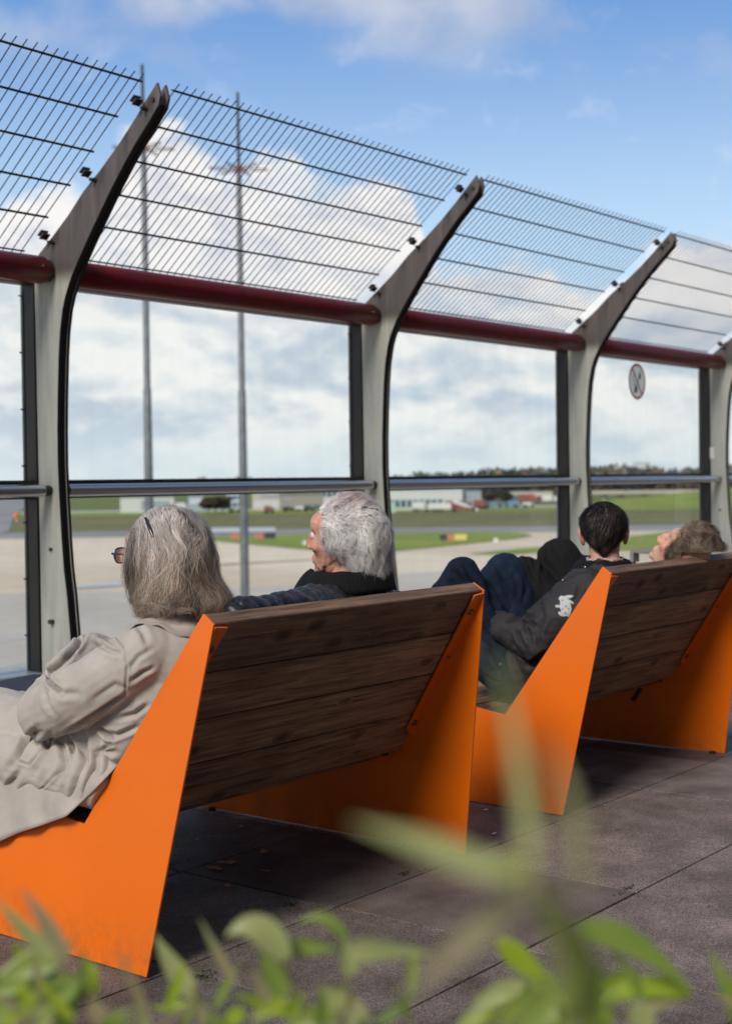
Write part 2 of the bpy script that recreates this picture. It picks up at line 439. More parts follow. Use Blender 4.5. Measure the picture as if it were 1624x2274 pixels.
    # blue of the open sky
    hi = mrange(el, .10, .36, 0, 1, True)
    blue = mix(hi, (5.5, 7.5, 9.4), (1.3, 2.95, 6.5))
    skyc = n.new('ShaderNodeMix'); skyc.data_type = 'RGBA'; skyc.blend_type = 'MIX'; skyc.inputs[0].default_value = .85
    L.new(sky.outputs[0], skyc.inputs[6]); L.new(blue, skyc.inputs[7])
    base = skyc.outputs[2]
    # grey violet clouds high up
    n5 = nz(6.5, 7, .5, off=(2.62, .35, 0), dist=.2)
    hm = math_('MULTIPLY', mrange(n5, .46, .63), mrange(el, .24, .33))
    hcol = mix(mrange(nz(15, 6, .5, off=(.3, .7, 0)), .3, .7), (3.9, 4.5, 5.9), (5.9, 6.2, 6.9))
    # overhead and behind: broken cloud, calmer light
    base = mix(math_('MULTIPLY', hm, .85), base, hcol)
    wisp = math_('MULTIPLY', mrange(nz(20, 8, .6, off=(5.2, 4.4, 0), dist=.5), .55, .75), .25)
    base = mix(wisp, base, (7, 7.6, 8.6))
    final = mix(cum, base, ccol)
    # unseen sky overhead, dimmed to grey to deepen the shade below
    ov = mrange(el, .42, .75)
    final = mix(math_('MULTIPLY', ov, .7), final, (1.9, 1.95, 2.1))
    L.new(final, bg.inputs['Color'])


world()

sun_d = bpy.data.lights.new('sun', 'SUN'); sun_d.energy = 3.1; sun_d.angle = R(17); sun_d.color = (1, .93, .82)
sun = bpy.data.objects.new('sun', sun_d); col.objects.link(sun)
sd = Vector((math.cos(SUN_AZ) * math.cos(SUN_EL), math.sin(SUN_AZ) * math.cos(SUN_EL), math.sin(SUN_EL)))
sun.rotation_euler = sd.to_track_quat('Z', 'Y').to_euler()
sun.location = (0, -20, 30)

sc.view_settings.view_transform = 'Standard'; sc.view_settings.look = 'None'; sc.view_settings.exposure = 0
sc.cycles.max_bounces = 8; sc.cycles.transparent_max_bounces = 24
# ------------------------------------------------------------------ terrace floor and terminal
def slab_mat():
    m = bpy.data.materials.new('granite_slabs'); m.use_nodes = True
    nt = m.node_tree; n = nt.nodes; L = nt.links; b = n['Principled BSDF']
    b.inputs['Roughness'].default_value = .72; b.inputs['Specular IOR Level'].default_value = .35
    tc = n.new('ShaderNodeTexCoord')
    a = n.new('ShaderNodeAttribute'); a.attribute_name = 'board'
    s1 = n.new('ShaderNodeTexNoise'); s1.inputs['Scale'].default_value = 300; s1.inputs['Detail'].default_value = 3; L.new(tc.outputs['Object'], s1.inputs['Vector'])
    r1 = n.new('ShaderNodeValToRGB'); e = r1.color_ramp.elements
    e[0].position = .36; e[0].color = (.062, .048, .040, 1); e[1].position = .66; e[1].color = (.33, .275, .255, 1)
    L.new(s1.outputs['Fac'], r1.inputs[0])
    s2 = n.new('ShaderNodeTexNoise'); s2.inputs['Scale'].default_value = 5; s2.inputs['Detail'].default_value = 8; s2.inputs['Roughness'].default_value = .6; L.new(tc.outputs['Object'], s2.inputs['Vector'])
    m1 = n.new('ShaderNodeMapRange'); m1.inputs[1].default_value = .3; m1.inputs[2].default_value = .7; m1.inputs[3].default_value = .5; m1.inputs[4].default_value = 1.25; L.new(s2.outputs['Fac'], m1.inputs[0])
    mu = n.new('ShaderNodeMix'); mu.data_type = 'RGBA'; mu.blend_type = 'MULTIPLY'; mu.inputs[0].default_value = 1; L.new(r1.outputs[0], mu.inputs[6]); L.new(m1.outputs[0], mu.inputs[7])
    m2 = n.new('ShaderNodeMix'); m2.data_type = 'RGBA'; m2.blend_type = 'MULTIPLY'; m2.inputs[0].default_value = 1; L.new(mu.outputs[2], m2.inputs[6]); L.new(a.outputs['Color'], m2.inputs[7])
    # mossy green-brown film in patches
    s3 = n.new('ShaderNodeTexNoise'); s3.inputs['Scale'].default_value = 2.2; s3.inputs['Detail'].default_value = 9; s3.inputs['Roughness'].default_value = .7; L.new(tc.outputs['Object'], s3.inputs['Vector'])
    m3 = n.new('ShaderNodeMapRange'); m3.inputs[1].default_value = .52; m3.inputs[2].default_value = .72; m3.inputs[4].default_value = .45; L.new(s3.outputs['Fac'], m3.inputs[0])
    m4 = n.new('ShaderNodeMix'); m4.data_type = 'RGBA'; m4.inputs[7].default_value = (.085, .07, .04, 1); L.new(m3.outputs[0], m4.inputs[0]); L.new(m2.outputs[2], m4.inputs[6])
    L.new(m4.outputs[2], b.inputs['Base Color'])
    bp = n.new('ShaderNodeBump'); bp.inputs['Strength'].default_value = .35; bp.inputs['Distance'].default_value = .002; L.new(s1.outputs['Fac'], bp.inputs['Height']); L.new(bp.outputs[0], b.inputs['Normal'])
    return m


MT['slab'] = slab_mat()
MT['joint'] = mat('joint_dirt', (.018, .016, .012), rough=.95, color2=(.03, .035, .015), vscale=30)
mb = MB(); mb.box(-6, 26, -3, 5.62, -.35, -.012)
tag(mb.build('terrace_bed', MT['joint']), kind='structure')
mb = MB()
S = .6150; gx = [3.052 + S * k for k in range(-15, 38)]; gy = [2.512 + S * k for k in range(-9, 6)]
r_ = random.Random(3)
for i in range(len(gx) - 1):
    for j in range(len(gy) - 1):
        t = r_.uniform(.72, 1.25); w = r_.uniform(-.04, .05)
        mb.curc = (t + w, t, t - w * .6)
        dz = r_.uniform(-.0022, .0); g = .0036
        gx0, gx1, gy0, gy1 = gx[i] + g, gx[i + 1] - g, gy[j] + g, gy[j + 1] - g
        mb.box(gx0, gx1, gy0, min(gy1, 5.6), -.03, dz, .0007)
tag(mb.build('terrace_paving', MT['slab']), kind='structure')
mb = MB(); mb.box(-6, 26, 5.34, 5.8, .1, .29, .01)
tag(mb.build('parapet_coping', MT['white_stone']), 'pale stone coping beyond the glass at the foot of the fence', 'coping')

# weeds in the joints: nobody could count them
MT['weed'] = mat('joint_weed', (.05, .085, .015), rough=.7, trans=.3, var=.4, vscale=90)
mb = MB(); r_ = random.Random(11)


def tuft(x, y, n, h, spread):
    for _ in range(n):
        a = r_.uniform(0, 6.28); b = Vector((x + r_.gauss(0, spread), y + r_.gauss(0, spread * .5), -.004)); d = Vector((math.cos(a), math.sin(a), 0))
        hh = h * r_.uniform(.4, 1); s = Vector((-d.y, d.x, 0)) * r_.uniform(.0008, .002)
        m_ = b + d * hh * .4 + Vector((0, 0, hh * .6)); t = b + d * hh * .9 + Vector((0, 0, hh * .7))
        mb.add([b - s, b + s, m_ + s * 1.4, m_ - s * 1.4, t], [(0, 1, 2, 3), (3, 2, 4)], True)


for (px, py, n_, h) in [(1387, 1979, 26, .03), (1372, 1977, 14, .018), (896, 1942, 22, .03), (950, 1930, 18, .02), (1010, 1925, 9, .015), (1250, 1870, 10, .012), (1300, 1805, 8, .01),
                        (1210, 1797, 22, .014), (1155, 1790, 12, .012), (1060, 1780, 8, .012), (455, 2170, 40, .02), (420, 2165, 20, .016), (1440, 2010, 10, .01), (1600, 1680, 20, .014),
                        (1560, 1672, 12, .012), (530, 1808, 26, .014), (505, 1803, 18, .012), (660, 2010, 16, .045), (400, 1915, 7, .03)]:
    p = gnd(px, py, 0)
    for _ in range(2): tuft(p.x + r_.gauss(0, .02), p.y + r_.gauss(0, .008), n_ // 2, h * .6, .014)
for _ in range(260):
    if r_.random() < .5: x = r_.choice(gx[12:24]); y = r_.uniform(1.3, 3.4)
    else: y = r_.choice(gy[6:10]); x = r_.uniform(2.4, 6.5)
    tuft(x, y, 3, .008, .006)
tag(mb.build('joint_moss', MT['weed']), kind='stuff', label='green weeds and moss in the joints of the paving', cat='weeds')

# litter: dry flakes below the first bench, scraps of paper
MT['flake'] = mat('dry_leaf', (.68, .30, .15), rough=.8, var=.3, vscale=60)
MT['paper'] = mat('white_paper', (.75, .72, .74), rough=.8)
MT['butt'] = mat('cigarette_end', (.6, .5, .38), rough=.8)
fl = [(420, 1866, .02, 'thin tan flake of dry leaf, left one of the close pair under the bench'), (436, 1863, .02, 'thin tan flake of dry leaf, right one of the close pair under the bench'), (466, 1858, .02, 'small tan flake on the floor just below the lower board of the first bench'),
      (535, 1835, .022, 'tan flake lying near the bright far plate under the first bench'), (505, 1915, .05, 'long reddish dry leaf in the dark shade under the first bench'), (478, 1928, .045, 'crumpled brown leaf with pale specks under the first bench'),
      (585, 1891, .04, 'broad red-brown leaf flat on the dark slab under the first bench'), (590, 1934, .03, 'small dark red leaf beside the joint under the first bench'), (505, 1966, .03, 'pale speckled leaf below the crumpled brown leaf'), (412, 1948, .022, 'thin pale stalk on the floor by the near plate of the first bench')]
for px, py, s, lb in fl:
    p = gnd(px, py, .004); mb = MB(); n = 10; a0 = random.uniform(0, 3)
    vs = [(p.x, p.y, .006)]
    for k in range(n):
        a = 2 * math.pi * k / n; rr = s * .68 * (1 + .25 * math.sin(3 * a + px)); q = Vector((math.cos(a) * rr, math.sin(a) * rr * .45, 0)); q.rotate(Matrix.Rotation(a0 + .5, 3, 'Z'))
        vs.append((p.x + q.x, p.y + q.y, .002 + .006 * abs(math.sin(a * 2 + px))))
    mb.add(vs, [(0, 1 + k, 1 + (k + 1) % n) for k in range(n)], True)
    tag(mb.build('dry_leaf', MT['flake']), lb, 'leaf', 'dry leaves under the benches')
for px, py, s, lb in [(1078, 1798, .018, 'crumpled white paper scrap between the two benches, the upper one'), (1096, 1851, .02, 'flat white paper scrap on the slab between the two benches, the lower one')]:
    p = gnd(px, py, .003); mb = MB()
    n0 = 5; vs = []
    for i in range(n0):
        for j in range(3):
            vs.append((p.x + (i / (n0 - 1) - .5) * s + .002 * math.sin(j * 5 + i), p.y + (j / 2 - .5) * s * .5 + .002 * math.sin(i * 3), .003 + .003 * abs(math.sin(i * 2.2 + j * 1.3 + px))))
    mb.add(vs, [(i * 3 + j, i * 3 + j + 1, (i + 1) * 3 + j + 1, (i + 1) * 3 + j) for i in range(n0 - 1) for j in range(2)])
    tag(mb.build('paper_scrap', MT['paper']), lb, 'litter', 'paper scraps on the paving')

# terminal building behind the terrace: shades it, and shows in the glass
MT['facade'] = mat('pale_facade', (.22, .21, .2), rough=.8, var=.1, vscale=3)
MT['dark_win'] = mat('dark_window', (.03, .035, .04), rough=.05, spec=.9)
tb = thing('terminal_building', (4, -3.4, 0), 'long pale terminal building with window rows standing behind the terrace', 'building')
mb = MB(); mb.box(-14, 30, -9, -3.42, -9, 8.6, .05)
for z in (3.3, 6.3): mb.box(-14.1, 30.1, -3.5, -3.28, z, z + .35)
mb.build('wall', MT['facade'], tb)
for z0 in (.4, 3.9, 6.8):
    for k in range(14):
        x = -12.6 + k * 3.05
        f = MB(); f.box(x, x + 2.3, -3.425, -3.36, z0, z0 + 1.6 + (.6 if z0 < 1 else 0))
        fo = f.build('window', MT['dark_win'], tb)
        for q in (0, 1.13, 2.24):
            g = MB(); g.box(x + q, x + q + .06, -3.36, -3.33, z0 - .003, z0 + 1.6 + (.6 if z0 < 1 else 0)); g.build('window_bar', MT['facade'], fo)

# ------------------------------------------------------------------ fence
X0, LP = 4.19, 2.4
fence = thing('glazed_fence', (X0, 5.2, 0), 'tall glazed barrier of curved steel posts, dark red tubes and wire mesh', 'fence')
outer = [(5.15, 0.002), (5.15, 1.2), (5.155, 2.1), (5.135, 2.227), (5.03, 2.302), (4.921, 2.383), (4.813, 2.478), (4.70, 2.556), (4.576, 2.652), (4.475, 2.741), (4.405, 2.808), (4.34, 2.868)]
inner = [(4.322, 2.81), (4.335, 2.772), (4.393, 2.714), (4.478, 2.636), (4.55, 2.56), (4.623, 2.478), (4.682, 2.406), (4.742, 2.330), (4.796, 2.262), (4.857, 2.18), (4.905, 2.11), (4.944, 2.035), (4.966, 1.975),
         (4.986, 1.875), (4.998, 1.76), (5.008, 1.6), (5.015, 1.436), (5.016, 1.273), (5.009, 1.12), (4.999, .95), (4.987, .81), (4.969, .695), (4.953, .537), (4.93, .3), (4.905, .002)]
prof = outer + inner


def strip_x(mb, line, x0, x1, off, th):       # a thin strip following a polyline in (y,z)
    n = len(line); a = []; b = []
    for i, (y, z) in enumerate(line):
        y0, z0 = line[max(i - 1, 0)]; y1, z1 = line[min(i + 1, n - 1)]
        d = Vector((y1 - y0, z1 - z0)).normalized(); nn = Vector((d.y, -d.x))
        a.append((y + nn.x * off, z + nn.y * off)); b.append((y + nn.x * (off + th), z + nn.y * (off + th)))
    vs = [(x0, *p) for p in a] + [(x1, *p) for p in a] + [(x0, *p) for p in b] + [(x1, *p) for p in b]
    fs = []
    for i in range(n - 1):
        fs += [(i, i + 1, n + i + 1, n + i), (2 * n + i, 3 * n + i, 3 * n + i + 1, 2 * n + i + 1), (i, 2 * n + i, 2 * n + i + 1, i + 1), (n + i, n + i + 1, 3 * n + i + 1, 3 * n + i)]
    mb.add(vs, fs)


clampYZ = []
for px, py in ((322, 238), (209, 396), (116, 535)):
    p = on_x(px, py, X0 - .03); clampYZ.append((p.y, p.z))
for k in range(-1, 5):
    xc = X0 + LP * k
    pm = MB(); pm.prism_x(prof, xc - .0295, xc - .0175); pm.prism_x(prof, xc + .0175, xc + .0295)
    post = pm.build('post', MT['fin'], fence)
    g = MB()
    gin = [(y + .010, z) for y, z in inner[1:]]
    strip_x(g, [(y + .006, z + .002) for y, z in inner[1:]], xc - .0172, xc + .0172, 0, -.012)
    strip_x(g, inner[1:], xc - .0297, xc - .0173, -.001, .0035); strip_x(g, inner[1:], xc + .0173, xc + .0297, -.001, .0035)
    g.build('edge_strip', MT['dark_edge'], post)  # added strips: rubber in the gap, edge shade put into the dark colour
    g = MB()
    for (y, z) in [(4.36, 2.80)] + [(5.068, .572), (5.07, .9)]:
        g.tube([(xc - .04, y, z), (xc - .028, y, z)], .0085, 12)
    if True:
        g.tube([(xc - .052, 5.068, .572), (xc - .03, 5.068, .572)], .011, 14)
    g.build('bolt', MT['clamp'], post)
    for (y, z) in clampYZ:
        for s in (-1, 1):
            d = Vector((0, .79, -.61)); nn = Vector((0, .61, .79))    # along the arm, and out of it
            c = Vector((xc + s * .05, y, z)) + nn * .028
            g = MB()
            g.obox(c + nn * .014 + Vector((s * .010, 0, 0)), (.020, 0, 0), d * .017, nn * .003)
            g.obox(c - nn * .006 + Vector((s * .010, 0, 0)), (.020, 0, 0), d * .017, nn * .003)
            g.obox(c + Vector((s * .0, 0, 0)), (.004, 0, 0), d * .014, nn * .016)
            g.obox(c + Vector((s * .020, 0, 0)), (.003, 0, 0), d * .013, nn * .013)
            b0 = Vector((xc + s * .03, y, z)) - nn * .012
            g.tube([b0, b0 + Vector((s * .03, 0, 0))], .008, 10); g.tube([b0 + Vector((s * .0, 0, 0)), b0 + Vector((s * .007, 0, 0))], .012, 10)
            g.build('clamp', MT['clamp'], post)
    g = MB(); g.box(xc - .035, xc + .035, 5.158, 5.228, .335, 2.13, .003)
    g.build('mullion', MT['black_frame'], fence)
    g = MB(); g.box(xc - .030, xc + .030, 5.2485, 5.262, .335, 2.13, .003)
    for z in np.arange(.5, 2.1, .26): g.tube([(xc - .03, 5.25, z), (xc - .045, 5.25, z)], .004, 8)
    g.build('glazing_cap', MT['grey_frame'], fence)
    g = MB(); g.box(xc - .06, xc + .06, 4.87, 5.17, .0025, .016, .003)
    for y in (4.89, 5.02, 5.14):
        for s in (-1, 1): g.tube([(xc + s * .047, y, .014), (xc + s * .047, y, .028)], .009, 8)
    g.build('base_plate', MT['clamp'], post)
    if k == 3:
        p0 = on_x(1572, 993, xc - .0297); p1 = on_x(1584, 1018, xc - .0297)
        g = MB(); g.box(xc - .0303, xc - .0296, min(p0.y, p1.y), max(p0.y, p1.y), p1.z, p0.z)
        st = g.build('sticker', MT['paper'], post)
rodsYZ = [(4.362, 2.862), (4.512, 2.742), (4.667, 2.618), (4.822, 2.496), (4.975, 2.376), (5.140, 2.245)]
for k in range(-1, 4):
    xa, xb = X0 + LP * k, X0 + LP * (k + 1)
    # tube
    g = MB(); r0 = .062; x0, x1 = xa + .052, xb - .058
    prf = [(x0, .02), (x0 + .001, .045), (x0 + .004, .056), (x0 + .012, r0), (x0 + .4, r0), (x1 - .4, r0), (x1 - .012, r0), (x1 - .004, .056), (x1 - .001, .045), (x1, .02)]
    g.tube([(x, 5.06, 2.155) for x, _ in prf], [r for _, r in prf], 40)
    tu = g.build('tube_rail', MT['maroon'], fence)
    for q0, q1 in ((xa + .0305, x0 + .01), (x1 - .01, xb - .0305)):
        g = MB(); g.tube([(q0, 5.06, 2.155), (q1, 5.06, 2.155)], .05, 24); g.build('tube_sleeve', MT['clamp'], tu)
    for x in (x0 + .07, x1 - .05):
        g = MB(); g.tube([(x, 5.06 - .0615, 2.165), (x, 5.06 - .064, 2.165)], .006, 12); g.build('screw', MT['steel'], tu)
    # handrail
    g = MB(); y, z = 5.075, 1.166
    g.tube([(xa + .07, y, z), (xa + 1, y, z), (xb - .07, y, z)], .0275, 28)
    hr = g.build('handrail', MT['steel'], fence)
    for q0, q1 in ((xa + .0305, xa + .071), (xb - .071, xb - .0305)):
        g = MB(); g.tube([(q0, y, z), (q1, y, z)], .0235, 20); g.build('rail_socket', MT['black_frame'], hr)
    # transom, glass, sill
    g = MB(); g.box(xa + .0355, xb - .0355, 5.160, 5.240, 1.128, 1.214, .003)
    g.build('transom', MT['black_frame'], fence)
    g = MB(); g.box(xa + .0355, xb - .0355, 5.16, 5.24, 2.105, 2.14, .003); g.build('head_frame', MT['black_frame'], fence)
    for z0, z1, lb in ((1.2145, 2.1, None), (.336, 1.1275, None)):
        g = MB(); g.quad((xa + .03, 5.243, z0), (xb - .03, 5.243, z0), (xb - .03, 5.243, z1), (xa + .03, 5.243, z1))
        g.build('glass_pane', MT['glass'], fence)
    g = MB(); g.box(xa, xb - .002, 5.156, 5.30, .29, .334, .004); g.build('sill', MT['sill'], fence)
    g = MB(); g.box(xa, xb - .002, 5.17, 5.29, .004, .288); g.build('base_panel', MT['dark_panel'], fence)
    # mesh
    mo = thing('mesh_panel', (0, 0, 0), None, None); mo.parent = fence; mo.location = Vector((xa, 5.0, 2.3)) - fence.location
    m0, m1 = xa + .085, xb - .095
    g = MB()
    for i, (y, z) in enumerate(rodsYZ):
        g.tube([(m0, y, z), (m1, y, z)], .0052 if i < 5 else .004, 8)
        if i < 5: g.tube([(m0, y + .011, z + .014 - .009), (m1, y + .011, z + .014 - .009)], .0030, 6)
    g.build('rod', MT['wire'], mo)
    g = MB(); nW = int(round((m1 - m0 - .03) / .0498))
    line = [(5.152, 2.236)] + [(y + .004, z + .0035) for y, z in rodsYZ[::-1]] + [(4.335, 2.887)]
    for i in range(nW + 1):
        x = m0 + .012 + i * (m1 - m0 - .024) / nW
        g.tube([(x, y, z) for y, z in line], .0025, 5)
    g.build('wire', MT['wire'], mo)

# no-open-flame sign on the fourth pane
sgn_c = Vector(gnd(1413, 847, 0)); r = ray(1413, 847); t = 5.2385 / r.y; sc_ = r * t + Vector((0, 0, EYE))
sign = thing('no_flame_sign', sc_, 'round white sign with red ring and bar over a black match, on the glass', 'sign')
MT['sign_red'] = mat('sign_red', (.62, .13, .08), rough=.5, trans=.6); MT['sign_white'] = mat('sign_white', (.86, .88, .84), rough=.5, trans=.8); MT['sign_black'] = mat('sign_black', (.04, .05, .05), rough=.5)


def disc(g, c, r0, r1, y, n=48):
    if r0 <= 0: g.add([(c.x + r1 * math.cos(2 * math.pi * i / n), y, c.z + r1 * math.sin(2 * math.pi * i / n)) for i in range(n)], [tuple(range(n))[::1]])
    else:
        vs = []
        for i in range(n):
            a = 2 * math.pi * i / n
            vs += [(c.x + r0 * math.cos(a), y, c.z + r0 * math.sin(a)), (c.x + r1 * math.cos(a), y, c.z + r1 * math.sin(a))]
        g.add(vs, [(2 * i, 2 * i + 1, (2 * i + 3) % (2 * n), (2 * i + 2) % (2 * n)) for i in range(n)])


rs = .143
g = MB(); disc(g, sc_, 0, rs, 5.2395); g.build('disc', MT['sign_white'], sign)
g = MB(); disc(g, sc_, rs * .86, rs, 5.2375)
dgl = Vector((.62, 0, -.78)); pr = Vector((.78, 0, .62)); a = sc_ - dgl * rs * .87; b = sc_ + dgl * rs * .87
yy = Vector((0, 5.2375 - sc_.y, 0))
g.quad(a - pr * rs * .06 + yy, a + pr * rs * .06 + yy, b + pr * rs * .06 + yy, b - pr * rs * .06 + yy)
g.build('red_ring', MT['sign_red'], sign)
g = MB()


def poly(g, pts, y): g.add([(sc_.x + u * rs, y, sc_.z + v * rs) for u, v in pts], [tuple(range(len(pts)))])


poly(g, [(-.32, -.62), (-.12, -.66), (.02, -.5), (.05, -.3), (-.08, -.16), (-.02, -.34), (-.14, -.26), (-.16, -.1), (-.26, -.24), (-.3, -.42)], 5.2385)   # hand / match head
poly(g, [(-.14, -.22), (-.08, -.24), (.28, .2), (.23, .25)], 5.2384)      # match
poly(g, [(.22, .2), (.38, .12), (.46, .32), (.4, .52), (.28, .66), (.3, .48), (.2, .4)], 5.2386)   # flame
poly(g, [(-.5, .0), (-.44, .0), (-.3, .55), (-.36, .57)], 5.2384); poly(g, [(-.5, -.25), (-.44, -.25), (-.2, .05), (-.25, .09)], 5.2383)
g.build('match_symbol', MT['sign_black'], sign)
# ------------------------------------------------------------------ airfield
GZ = -9.0


def ground_mat(name, stops, scale, rough=.9, stretch=(1, 1, 1), fine=(.9, 1.1), fscale=2., detail=8):
    m = bpy.data.materials.new(name); m.use_nodes = True
    nt = m.node_tree; n = nt.nodes; L = nt.links; b = n['Principled BSDF']; b.inputs['Roughness'].default_value = rough; b.inputs['Specular IOR Level'].default_value = .2
    g = n.new('ShaderNodeNewGeometry'); mp = n.new('ShaderNodeMapping'); mp.inputs['Scale'].default_value = stretch; mp.inputs['Rotation'].default_value = (0, 0, R(-20))
    L.new(g.outputs['Position'], mp.inputs[0])
    z = n.new('ShaderNodeTexNoise'); z.inputs['Scale'].default_value = scale; z.inputs['Detail'].default_value = detail; z.inputs['Roughness'].default_value = .55; L.new(mp.outputs[0], z.inputs['Vector'])
    cr = n.new('ShaderNodeValToRGB'); e = cr.color_ramp.elements
    for i, (p, c) in enumerate(stops):
        k = e[i] if i < 2 else e.new(p)
        k.position = p; k.color = (*c, 1)
    L.new(z.outputs['Fac'], cr.inputs[0])
    z2 = n.new('ShaderNodeTexNoise'); z2.inputs['Scale'].default_value = fscale; z2.inputs['Detail'].default_value = 6; L.new(g.outputs['Position'], z2.inputs['Vector'])
    mr = n.new('ShaderNodeMapRange'); mr.inputs[1].default_value = .3; mr.inputs[2].default_value = .7; mr.inputs[3].default_value = fine[0]; mr.inputs[4].default_value = fine[1]; L.new(z2.outputs['Fac'], mr.inputs[0])
    mx = n.new('ShaderNodeMix'); mx.data_type = 'RGBA'; mx.blend_type = 'MULTIPLY'; mx.inputs[0].default_value = 1; L.new(cr.outputs[0], mx.inputs[6]); L.new(mr.outputs[0], mx.inputs[7])
    L.new(mx.outputs[2], b.inputs['Base Color'])
    return m


MT['field'] = ground_mat('field_grass', [(.3, (.14, .17, .045)), (.7, (.20, .23, .075))], .01)
MT['grass'] = ground_mat('bright_grass', [(.3, (.20, .27, .04)), (.55, (.27, .33, .06)), (.72, (.33, .34, .09))], .06, fscale=.8, fine=(.8, 1.15))
MT['olive'] = ground_mat('tall_olive_grass', [(.3, (.16, .155, .06)), (.7, (.24, .22, .095))], .05, fscale=.7, fine=(.75, 1.2))
MT['apron'] = ground_mat('apron_concrete', [(.32, (.60, .49, .36)), (.5, (.72, .60, .45)), (.64, (.82, .71, .55))], .022, stretch=(1, .25, 1), fscale=.25, fine=(.93, 1.07))
MT['apron_grey'] = ground_mat('apron_asphalt', [(.3, (.47, .42, .365)), (.6, (.60, .54, .47))], .05, stretch=(1, .3, 1), fscale=.5, fine=(.92, 1.08))
MT['taxi'] = ground_mat('taxiway_asphalt', [(.3, (.26, .25, .25)), (.6, (.34, .33, .32))], .03, fscale=.3)
MT['taxi_line'] = ground_mat('pale_marking', [(.3, (.5, .51, .53)), (.6, (.6, .61, .63))], .1)
MT['yellow_line'] = mat('yellow_marking', (.65, .42, .08), rough=.8)
MT['blue_line'] = mat('blue_marking', (.12, .22, .42), rough=.8)
MT['red_line'] = mat('red_marking', (.55, .2, .14), rough=.8)

g = MB(); g.quad((-9000, -3000, GZ - .35), (9000, -3000, GZ - .35), (9000, 14000, GZ - .35), (-9000, 14000, GZ - .35))
tag(g.build('field', MT['field']), kind='structure')


def sheet(name, pts, m, dz):
    g = MB(); z = GZ + dz
    g.add([gnd(x, y, z) for x, y in pts], [tuple(range(len(pts)))]); o = g.build(name, m)
    if o.data.polygons[0].normal.z < 0: o.data.flip_normals()
    return tag(o, kind='structure')


def world_sheet(name, pts, m, dz):
    g = MB(); g.add([(x, y, GZ + dz) for x, y in pts], [tuple(range(len(pts)))]); o = g.build(name, m)
    if o.data.polygons[0].normal.z < 0: o.data.flip_normals()
    return tag(o, kind='structure')


def hl(y, x): return y - .0125 * (x - 800)      # keeps a line level in spite of the camera roll


# bands, far to near; each one runs well past the frame
def band(name, ya, yb, m, dz, x0=-1500, x1=3200, n=24):
    g = MB(); z = GZ + dz; vs = []
    for i in range(n + 1):
        x = x0 + (x1 - x0) * i / n
        vs += [gnd(x, hl(ya, x), z), gnd(x, hl(yb, x), z)]
    g.add(vs, [(2 * i, 2 * i + 1, 2 * i + 3, 2 * i + 2) for i in range(n)]); o = g.build(name, m)
    if o.data.polygons[0].normal.z < 0: o.data.flip_normals()
    return tag(o, kind='structure')


band('far_grass', 1083, 1126, MT['field'], -.3)
band('service_road', 1127, 1132, MT['taxi_line'], -.22)
band('bright_grass_strip', 1130, 1139, MT['grass'], -.2)  # grass of a brighter green than the field
band('tall_grass_strip', 1138, 1174, MT['olive'], -.15)
band('taxiway', 1173, 1188, MT['taxi'], -.1)
world_sheet('apron', [(-400, -30), (500, -30)] + [tuple(gnd(x, hl(1186, x), GZ)[:2]) for x in (3000, 2000, 1200, 800, 400, 0, -600, -1200)], MT['apron'], -.05)
# darker asphalt along the near side of the apron
sheet('apron_lane', [(-900, 1345), (0, 1318), (300, 1312), (620, 1302), (900, 1272), (1150, 1262), (1400, 1262), (2000, 1262), (2000, 1292), (1200, 1300), (900, 1330), (600, 1372), (200, 1392), (-900, 1420)], MT['apron_grey'], 0)
sheet('stand_asphalt', [(-900, 1405), (0, 1392), (300, 1388), (700, 1370), (1000, 1340), (1500, 1320), (2200, 1320), (2500, 2200), (-1200, 2400)], MT['apron_grey'], .03)
# grass island with its rounded tips
isl = [(430, 1194), (520, 1189), (700, 1186), (900, 1183), (1100, 1181), (1165, 1184), (1182, 1189), (1150, 1195), (1080, 1203), (980, 1213), (880, 1223), (800, 1226), (700, 1222), (600, 1212), (500, 1203)]
sheet('grass_island', isl, MT['grass'], .02)
sheet('grass_sliver', [(1040, 1229), (1100, 1223), (1180, 1215), (1260, 1212), (1290, 1218), (1200, 1226), (1120, 1231)], MT['grass'], .02)
sheet('grass_wedge', [(1330, 1200), (1400, 1190), (1480, 1181), (1560, 1173), (1700, 1160), (1900, 1150), (1900, 1215), (1700, 1214), (1500, 1216), (1380, 1222), (1300, 1222)], MT['grass'], .02)
sheet('side_taxiway', [(-260, 1175), (-200, 1165), (10, 1108), (60, 1099), (88, 1098), (60, 1122), (30, 1150), (20, 1180), (-60, 1190)], MT['taxi'], .0)
sheet('side_grass', [(-300, 1112), (0, 1104), (-10, 1108), (-160, 1150), (-400, 1165)], MT['grass'], .02)
for nm, pts, m in [('taxiway_marking', [(700 * 0 + 465, 1183), (612, 1181), (612, 1170), (468, 1171)], 'taxi_line'),                    ('taxiway_marking', [(312, 1086 + 83), (384, 1168), (384, 1176), (312, 1177)], 'taxi_line')]:
    sheet(nm, pts, MT[m], .05)
sheet('apron_marking', [(-60, 1432), (76, 1415), (76, 1412), (-60, 1428)], MT['taxi_line'], .06)
sheet('apron_marking', [(356, 1362), (392, 1358), (400, 1366), (362, 1369)], MT['blue_line'], .06)
sheet('apron_marking', [(445, 1356), (478, 1352), (486, 1357), (450, 1361)], MT['blue_line'], .06)
sheet('apron_marking', [(820, 1252), (834, 1246), (826, 1256), (818, 1262)], MT['yellow_line'], .06)
sheet('apron_marking', [(330, 1262), (560, 1248), (720, 1240), (720, 1241), (560, 1249.5), (330, 1264)], MT['red_line'], .05)
sheet('apron_marking', [(160, 1300), (270, 1289), (270, 1300), (170, 1306)], MT['taxi_line'], .05)
